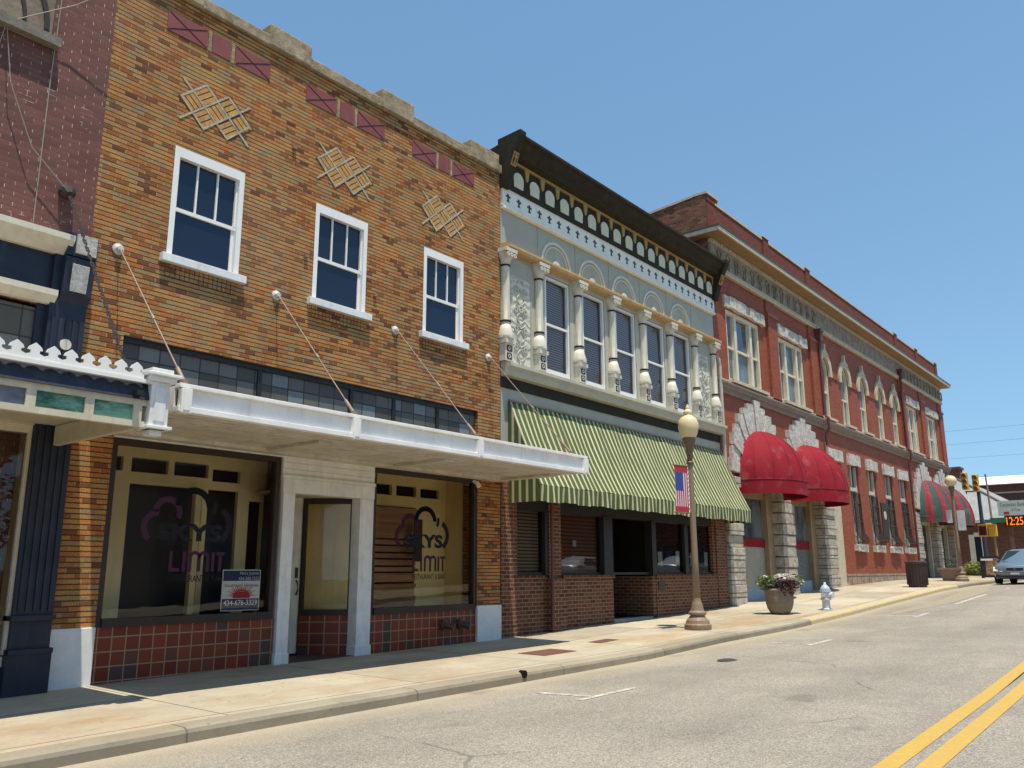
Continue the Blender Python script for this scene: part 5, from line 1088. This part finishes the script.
# ------------------------------------------------------------------ cars
def make_car(label, loc, rot, paintc, sc=1.0):
    ca = thing('parked_car', label, 'car', (0, 0, 0)); pm = N('car_paint'); 
    pm.bsdf(paintc, .35, .35, **{'Coat Weight': .8, 'Coat Roughness': .05}); pm = pm.mat
    # stations: x, half width, z bottom, z beltline, and roof half-width/height when there is a cabin
    st = [(0.0, .62, .34, .60), (.08, .76, .24, .72), (.35, .84, .2, .80), (.8, .87, .2, .86), (1.4, .88, .2, .94), (2.4, .89, .2, .97), (3.4, .89, .2, .98), (4.2, .88, .22, 1.0), (4.6, .84, .26, .98), (4.75, .74, .34, .86)]
    mb = MB()
    def sec(s):
        x, w_, zb_, zt_ = s; zm = zb_+(zt_-zb_)*.55
        return [(x, -w_*.9, zb_), (x, -w_*.98, zb_+.12), (x, -w_, zm), (x, -w_*.95, zt_-.06), (x, -w_*.82, zt_), (x, -w_*.4, zt_+.035), (x, 0, zt_+.045), (x, w_*.4, zt_+.035), (x, w_*.82, zt_), (x, w_*.95, zt_-.06), (x, w_, zm), (x, w_*.98, zb_+.12), (x, w_*.9, zb_)]
    S = [sec(s) for s in st]; k = 13
    for s in S: mb.v += s
    for i in range(len(S)-1):
        for j in range(k): j2 = (j+1) % k; mb.f.append((i*k+j, i*k+j2, (i+1)*k+j2, (i+1)*k+j)); mb.m.append(0)
    mb.f += [tuple(range(k)), tuple(len(mb.v)-k+j for j in range(k))]; mb.m += [0, 0]
    body = mb.build('body', pm, ca, smooth=True, bevel=.02)
    cb = [(1.25, .76, .92, .74, .93), (2.0, .77, .96, .60, 1.38), (2.5, .77, .97, .58, 1.43), (3.3, .77, .98, .57, 1.42), (3.7, .76, .98, .58, 1.36), (4.3, .73, .98, .70, 1.0)]
    mb = MB()
    for x, wb, zb_, wt, zt_ in cb: mb.v += [(x, -wb, zb_), (x, -wt, zt_-.03), (x, -wt*.8, zt_+.01), (x, 0, zt_+.03), (x, wt*.8, zt_+.01), (x, wt, zt_-.03), (x, wb, zb_)]
    k = 7
    for i in range(len(cb)-1):
        for j in range(k-1): mb.f.append((i*k+j, i*k+j+1, (i+1)*k+j+1, (i+1)*k+j)); mb.m.append(0)
    mb.build('cabin', pm, ca, smooth=True)
    gm = plain('car_glass', (.02, .032, .03), .06, spec=.25); lift = .012
    mb = MB(); mb.add([(1.32-lift, -.68, .975), (1.32-lift, .68, .975), (1.95-lift, .53, 1.37), (1.95-lift, -.53, 1.37)], [(0, 1, 2, 3)]); mb.build('windscreen', gm, ca)
    for s in (-1, 1):
        mb = MB(); mb.add([(1.5, s*.785, 1.0), (2.75, s*.79, 1.0), (2.75, s*.62, 1.37), (2.08, s*.635, 1.35)], [(0, 1, 2, 3)]); mb.add([(2.83, s*.79, 1.0), (3.95, s*.775, 1.01), (3.6, s*.63, 1.33), (2.83, s*.62, 1.37)], [(0, 1, 2, 3)]); mb.build('side_window', gm, ca)
        mb = MB(); mb.tube([(1.55, s*.82, .98), (1.55, s*.95, 1.0)], .02, 6); mb.box(1.5, 1.6, min(s*.9, s*1.06), max(s*.9, s*1.06), .95, 1.08); mb.build('mirror', pm, ca)
        mb = MB(); mb.add([(.035, s*.78, .52), (.0, s*.46, .5), (.05, s*.44, .66), (.22, s*.79, .70)], [(0, 1, 2, 3)]); mb.add([(.022, s*.8, .52), (-.013, s*.46, .5), (.037, s*.44, .66), (.207, s*.81, .70)], [(0, 1, 2, 3)]); mb.build('headlight', plain('headlight_glass', (.62, .62, .58), .08), ca)
        for x in (.85, 3.75):
            mb = MB(); mb.tube([(x, s*.68, .31), (x, s*.89, .31)], .31, 22); wh = mb.build('wheel', plain('tyre_rubber', (.015, .015, .015), .8), ca)
            mb = MB(); mb.tube([(x, s*.885, .31), (x, s*.90, .31)], .2, 18); mb.build('rim', metal('wheel_rim', (.5, .5, .5), .3, .1, met=.7), wh)
    mb = MB(); mb.box(-.03, .03, -.3, .3, .53, .66); gr = mb.build('grille', plain('black_grille', (.02, .02, .022), .4), ca, bevel=.02)
    mb = MB(); mb.xz([(0, 0)], 0, 0) if False else None
    mb.tube([(-.04, -.31, .67), (-.055, 0, .685), (-.04, .31, .67)], .012, 6); mb.tube([(-.04, -.31, .525), (-.05, 0, .515), (-.04, .31, .525)], .01, 6); mb.tube([(-.045, 0, .6), (-.05, 0, .6)], .04, 12); mb.build('chrome_trim', plain('chrome', (.7, .7, .7), .15, 1.0), gr)
    mb = MB(); mb.box(.0, .06, -.72, .72, .26, .37); mb.build('lower_intake', plain('black_plastic', (.02, .02, .02), .6), ca)
    mb = MB(); mb.box(-.05, .0, -.155, .155, .39, .47); mb.build('licence_plate', plain('plate_white', (.65, .66, .66), .5), ca)
    mb = MB(); mb.box(1.42, 1.46, -.2, .25, .985, 1.0); mb.build('dashboard_paper', M['white_clean'], ca)
    ca.rotation_euler = (0, 0, rot); ca.location = loc; ca.scale = (sc, sc, sc); return ca
cx, cy = 41.6, 6.55
make_car('blue grey sedan facing the camera at the kerb by the corner', (cx, cy, road(cx+1.5, cy)+.0), R(-1.5), (.15, .215, .245), 1.03)
for px, lb, cc in ((40.0, 'white sedan mirrored in the brown blind shop window', (.62, .62, .6)), (50.5, 'silver sedan mirrored in the dark shop window behind the lamp', (.5, .52, .54))): make_car(lb, (px, -1.7, road(px-2, -1.7)), R(180), cc, 1.0)

# ------------------------------------------------------------------ beyond the cross street
f1 = thing('grey_roofed_shop', 'low brick shop with big grey hipped shingle roof beyond the corner', 'building', (69, 9.8, 1.2))
mb = MB(); mb.wall(10.0, 30, .8, 4.9, [(12.72, 13.15, 1.4, 3.8)], 0, .2); mb.v = [(69+y_, x_, z_) for x_, y_, z_ in mb.v]
mb.wall(69, 88, .8, 4.9, [], 10.0, .2); mb.build('wall', M['brick_far'], f1)
mb = MB(); e0, e1, ye0, ye1, zt_, ze = 68.4, 90, 9.45, 31, 8.5, 4.95
mb.add([(e0, ye0, ze), (e1, ye0, ze), (e1, ye1, ze), (e0, ye1, ze), (74.5, 14.95, zt_), (85, 14.95, zt_), (85, 26, zt_), (74.5, 26, zt_)], [(0, 1, 5, 4), (1, 2, 6, 5), (2, 3, 7, 6), (3, 0, 4, 7), (4, 5, 6, 7), (0, 3, 2, 1)])
rm = brick('grey_shingles', [(0, (.27, .28, .26)), (1, (.33, .34, .32))], (.24, .24, .23), bw=.6, bh=.3, ms=.012, stain=.2, stainc=(.2, .2, .2), bump=.15); rf = mb.build('roof', rm, f1)
MB().tube([(e0, ye0, ze+.03), (74.5, 14.95, zt_+.03)], .09, 6).build('hip_cap', paint('dark_hip_cap', (.1, .11, .12), .6), rf)
mb = MB(); mb.box(77, 78.2, 15.2, 17.4, 7.6, 9.75); mb.box(76.9, 78.3, 15.1, 17.5, 9.55, 9.75); mb.build('chimney', M['brick_far'], rf)
MB().box(68.42, 68.55, 9.5, 30.9, 4.75, 4.96).build('fascia', M['white'], f1)
mb = MB(); mb.box(68.93, 69.1, 12.5, 12.72, 1.2, 3.95); mb.box(68.93, 69.1, 13.15, 13.5, 1.2, 3.95); mb.box(68.93, 69.1, 12.72, 13.15, 3.8, 4.1); o = mb.build('door', M['offwhite'], f1); MB().box(69.05, 69.12, 12.72, 13.15, 1.4, 3.8).build('pane', plain('dark_teal_pane', (.015, .03, .05), .1), o)
sb = leaves(900, ball(64.5, 12.35, G(64)+.3, .9, 1.0, .55, .2), .18).build('shrub', leafmat('yellow_green_leaf', (.09, .13, .02), (.32, .33, .05)), None, loc=(64.5, 12.6, G(64))); tag(sb, 'yellow green shrub in front of the grey roofed shop', 'shrub')
f2 = thing('white_roofed_building', 'brown brick building with deep white flat roof edge at the end of the street', 'building', (90, 0, 1.4))
mb = MB(); mb.box(90.4, 110, -22, 16.2, 1, 9.0); mb.build('wall', M['brick_far'], f2)
mb = MB(); mb.prism([(88.9, 9.2), (111, 9.2), (111, 10.05), (90.6, 10.05)], lambda p: (p[0], -23, p[1]), lambda p: (p[0], 16.6, p[1])); mb.build('roof_edge', paint('bright_white_roof_edge', (.8, .8, .79), .5, .05), f2)  # slope invented so the white edge catches more sun
mb = MB(); mb.box(89.8, 110, -22.5, 16.4, 8.55, 9.2); mb.box(90.1, 110, -22.2, 16.3, 7.2, 8.45); mb.build('upper_wall', paint('dark_brown_upper_wall', (.10, .045, .035), .7), f2)
mb = MB(); mb.box(89.95, 90.2, -22.3, 16.35, 8.42, 8.58); mb.build('ledge', M['trim'], f2)
mb = MB()
for k in range(30): yy = 15.6-k*.95; mb.box(90.1, 90.41, yy-.16, yy+.16, 1, 4.4)
mb.each('pilaster', paint('light_brown_pilaster', (.36, .2, .13), .7), f2)
mb = MB()
for k in range(29): yy = 15.12-k*.95; mb.box(90.3, 90.41, yy-.3, yy+.3, 2.0, 4.0)
mb.each('window', plain('dim_far_window', (.05, .04, .04), .2), f2)
# traffic signals
sy = metal('signal_yellow', (.68, .38, .045), .45, .05); nav = metal('navy_pole_paint', (.035, .04, .075), .45, .1)
def head(root, x, y, z, n=3, face=None):
    mb = MB(); mb.box(x, x+.25, y-.17, y+.17, z, z+.34*n); o = mb.build('signal_head', sy, root, bevel=.02)
    for k in range(n):
        zz = z+.17+.34*k; mb = MB()
        for t in range(14):
            a0, a1 = R(-20+220*t/14), R(-20+220*(t+1)/14); p = [(y+.14*math.cos(a), zz+.14*math.sin(a)) for a in (a0, a1)]
            mb.quad((x, p[0][0], p[0][1]), (x-.2, p[0][0], p[0][1]-.02), (x-.2, p[1][0], p[1][1]-.02), (x, p[1][0], p[1][1]))
        mb.build('visor', sy, o)
        mb = MB(); mb.tube([(x-.01, y, zz), (x+.01, y, zz)], .12, 16); mb.build('lens', face[k] if face else plain('dull_amber_lens', (.22, .12, .04), .2), o)
x, y = 57.0, 10.35; z = G(57)
tp = thing('traffic_light', 'navy signal pole carrying two yellow three lamp signal heads', 'traffic light', (x, y, z))
mb = MB(); mb.tube([(x, y, z-.1), (x, y, 6.1)], [.13, .1], 12); mb.lathe([(.22, z), (.22, z+.1), (.15, z+.3)], x, y, 12); mb.build('pole', nav, tp)
mb = MB(); mb.tube([(x, y+.65, 5.9), (x, y+.65, 6.1)], .03); mb.tube([(x, y-.1, 6.05), (x, y+.7, 6.05)], .04, 8); mb.build('arm', nav, tp)
head(tp, x-.3, y+.62, 6.15); head(tp, x-.3, y+.05, 6.0)
x, y = 56.2, 9.72; z = G(56)
tp2 = thing('pedestrian_signal', 'tan post with yellow pedestrian signal box and green street sign', 'pedestrian signal', (x, y, z))
mb = MB(); mb.tube([(x, y-.1, z), (x, y, 6.2)], [.07, .055], 10); mb.build('post', paint('tan_post', (.30, .22, .14), .6), tp2); MB().tube([(x, y, 6.2), (x, y+.02, 6.95)], .05, 8).build('post_top', metal('blue_grey_post', (.2, .22, .3), .5), tp2)
mb = MB(); mb.box(x-.35, x-.05, y+.2, y+.68, 3.35, 4.0); mb.box(x-.3, x-.0, y-.26, y+.16, 3.35, 4.0); mb.box(x-.25, x-.02, y-.02, y+.3, 3.95, 4.1); bx_ = mb.build('signal_box', sy, tp2, bevel=.03)
MB().box(x-.37, x-.35, y+.25, y+.63, 3.42, 3.93).build('face', plain('dark_red_face', (.07, .012, .01), .3), bx_); mb = MB(); mb.box(x-.45, x-.3, y+.2, y+.68, 4.0, 4.04); mb.box(x-.42, x-.28, y-.26, y+.16, 3.99, 4.03); mb.build('visor', sy, bx_)
mb = MB(); mb.box(x-.06, x-.03, y-.75, y+.05, 4.15, 4.4); mb.build('street_sign', plain('sign_green', (.015, .15, .06), .4), tp2); MB().box(x-.09, x-.06, y-.25, y+.35, 4.1, 4.32).build('street_sign', plain('sign_blue_green', (.03, .12, .13), .4), tp2)
# bank sign with the clock
x = 60.0; z = 1.17
bs_ = thing('bank_sign', 'pale green bank signboard above an amber digital clock reading 12:25', 'sign', (x, 8.1, z))
mb = MB(); mb.box(x, x+.3, 6.6, 9.95, 4.72, 5.62); bb = mb.build('board', paint('pale_green_board', (.50, .56, .50), .5, .05), bs_)
mb = MB(); mb.box(x-.02, x+.32, 6.6, 9.65, 4.05, 4.70); mb.build('clock_case', plain('clock_black', (.02, .006, .004), .4), bs_)
mb = MB(); text(mb, '12:25', 9.55, 8.66, 4.13, 4.62, x-.028, axis='x'); mb.build('clock_digits', emit('amber_clock_digits', (1.0, .2, .015), 1.6), bs_)
gi = plain('grey_green_ink', (.08, .12, .10), .5); mb = MB(); text(mb, 'Carpenter Bank', 9.8, 8.45, 5.2, 5.5, x-.006, axis='x'); text(mb, '& Trust', 9.2, 8.75, 4.98, 5.14, x-.006, axis='x'); mb.build('lettering', gi, bs_)
MB().box(x-.008, x-.002, 9.35, 9.65, 4.8, 4.95).build('red_mark', redp, bs_)
mb = MB(); mb.box(x+.05, x+.25, 9.3, 9.5, z-.2, 4.1); mb.box(x+.05, x+.25, 7.0, 7.2, z-.2, 4.1); mb.build('post', paint('brown_sign_post', (.16, .08, .05), .6), bs_)
# framed sign on the corner
x = 50.5; y = 9.05; z = side(x, y)
nb_ = thing('framed_board', 'black framed sidewalk sign board with tan picture at the corner kerb', 'sign board', (x, y, z))
mb = MB(); mb.box(x, x+.08, y-.45, y-.39, z, z+1.12); mb.box(x, x+.08, y+.37, y+.45, z, z+1.12); mb.box(x, x+.08, y-.39, y+.37, z+1.02, z+1.12); mb.box(x, x+.08, y-.39, y+.37, z+.05, z+.16); mb.box(x+.02, x+.4, y-.45, y-.39, z, z+.05); mb.box(x+.02, x+.4, y+.37, y+.45, z, z+.05); mb.build('frame', M['blackframe'], nb_)
MB().box(x+.02, x+.06, y-.39, y+.2, z+.16, z+1.02).build('picture', worn('tan_picture', (.5, .33, .14), .45, (.2, .1, .05)), nb_); MB().box(x+.02, x+.06, y+.2, y+.37, z+.16, z+1.02).build('dark_panel', M['navy'], nb_); MB().box(x-.005, x+.018, y-.3, y+.4, z+.9, z+1.0).build('title_strip', M['white_clean'], nb_)
# overhead wires at the end of the street
for k, (z0, z1) in enumerate(((12.4, 12.2), (11.5, 11.6), (10.8, 10.4))):
    mb = MB(); mb.tube([(72+k*2, 40-4*i, z0+(z1-z0)*i/16-.35*math.sin(math.pi*i/16)) for i in range(17)], .011, 5)
    o = mb.build('overhead_wire', plain('grey_wire', (.16, .18, .2), .6), None, loc=(72+k*2, 40, z0)); tag(o, 'thin overhead wire crossing the sky at the end of the street', 'wire', 'overhead wires beyond the corner')
# across the street, behind the camera: seen only as reflections in the shop glass
ob = thing('opposite_building', 'dark brick building across the street, mirrored in the shop glass', 'building', (0, -9, 0))
mb = MB(); mb.box(-24, 4, -24, -9.5, -.5, 6.5); mb.box(18, 84, -24, -9.5, 0, 6.4); mb.each('wall', M['brick_far'], ob)
mb = MB()
for x in [-22+3*i for i in range(9)]+[20+3*i for i in range(21)]: mb.box(x, x+1.6, -9.55, -9.45, 1.2, 3.4)
mb.each('window', M['winglass'], ob)
lm = leafmat('dark_tree_leaf', (.02, .05, .012), (.06, .1, .025))
for tx, ty in ((8.5, -13), (14, -15)):
    t = thing('street_tree', 'leafy green tree across the street, mirrored in the shop glass', 'tree', (tx, ty, -.2), 'trees across the street')
    mb = MB(); mb.tube([(tx, ty, -.3), (tx+.1, ty, 1.5), (tx-.1, ty+.1, 3.2)], [.22, .17, .1], 8)
    for a in range(5): mb.tube([(tx, ty, 2+.2*a), (tx+1.4*math.cos(a*1.3), ty+1.4*math.sin(a*1.3), 3.6+.3*a)], [.08, .03], 6)
    mb.build('trunk', paint('tree_bark', (.1, .07, .05), .9), t)
    mb = MB()
    for a in range(9): q = leaves(260, ball(tx+rnd.uniform(-1.7, 1.7), ty+rnd.uniform(-1.5, 1.5), rnd.uniform(3.0, 5.8), 1.1, 1.1, .8, .2), .22); mb.add(q.v, q.f)
    mb.build('crown', lm, t)
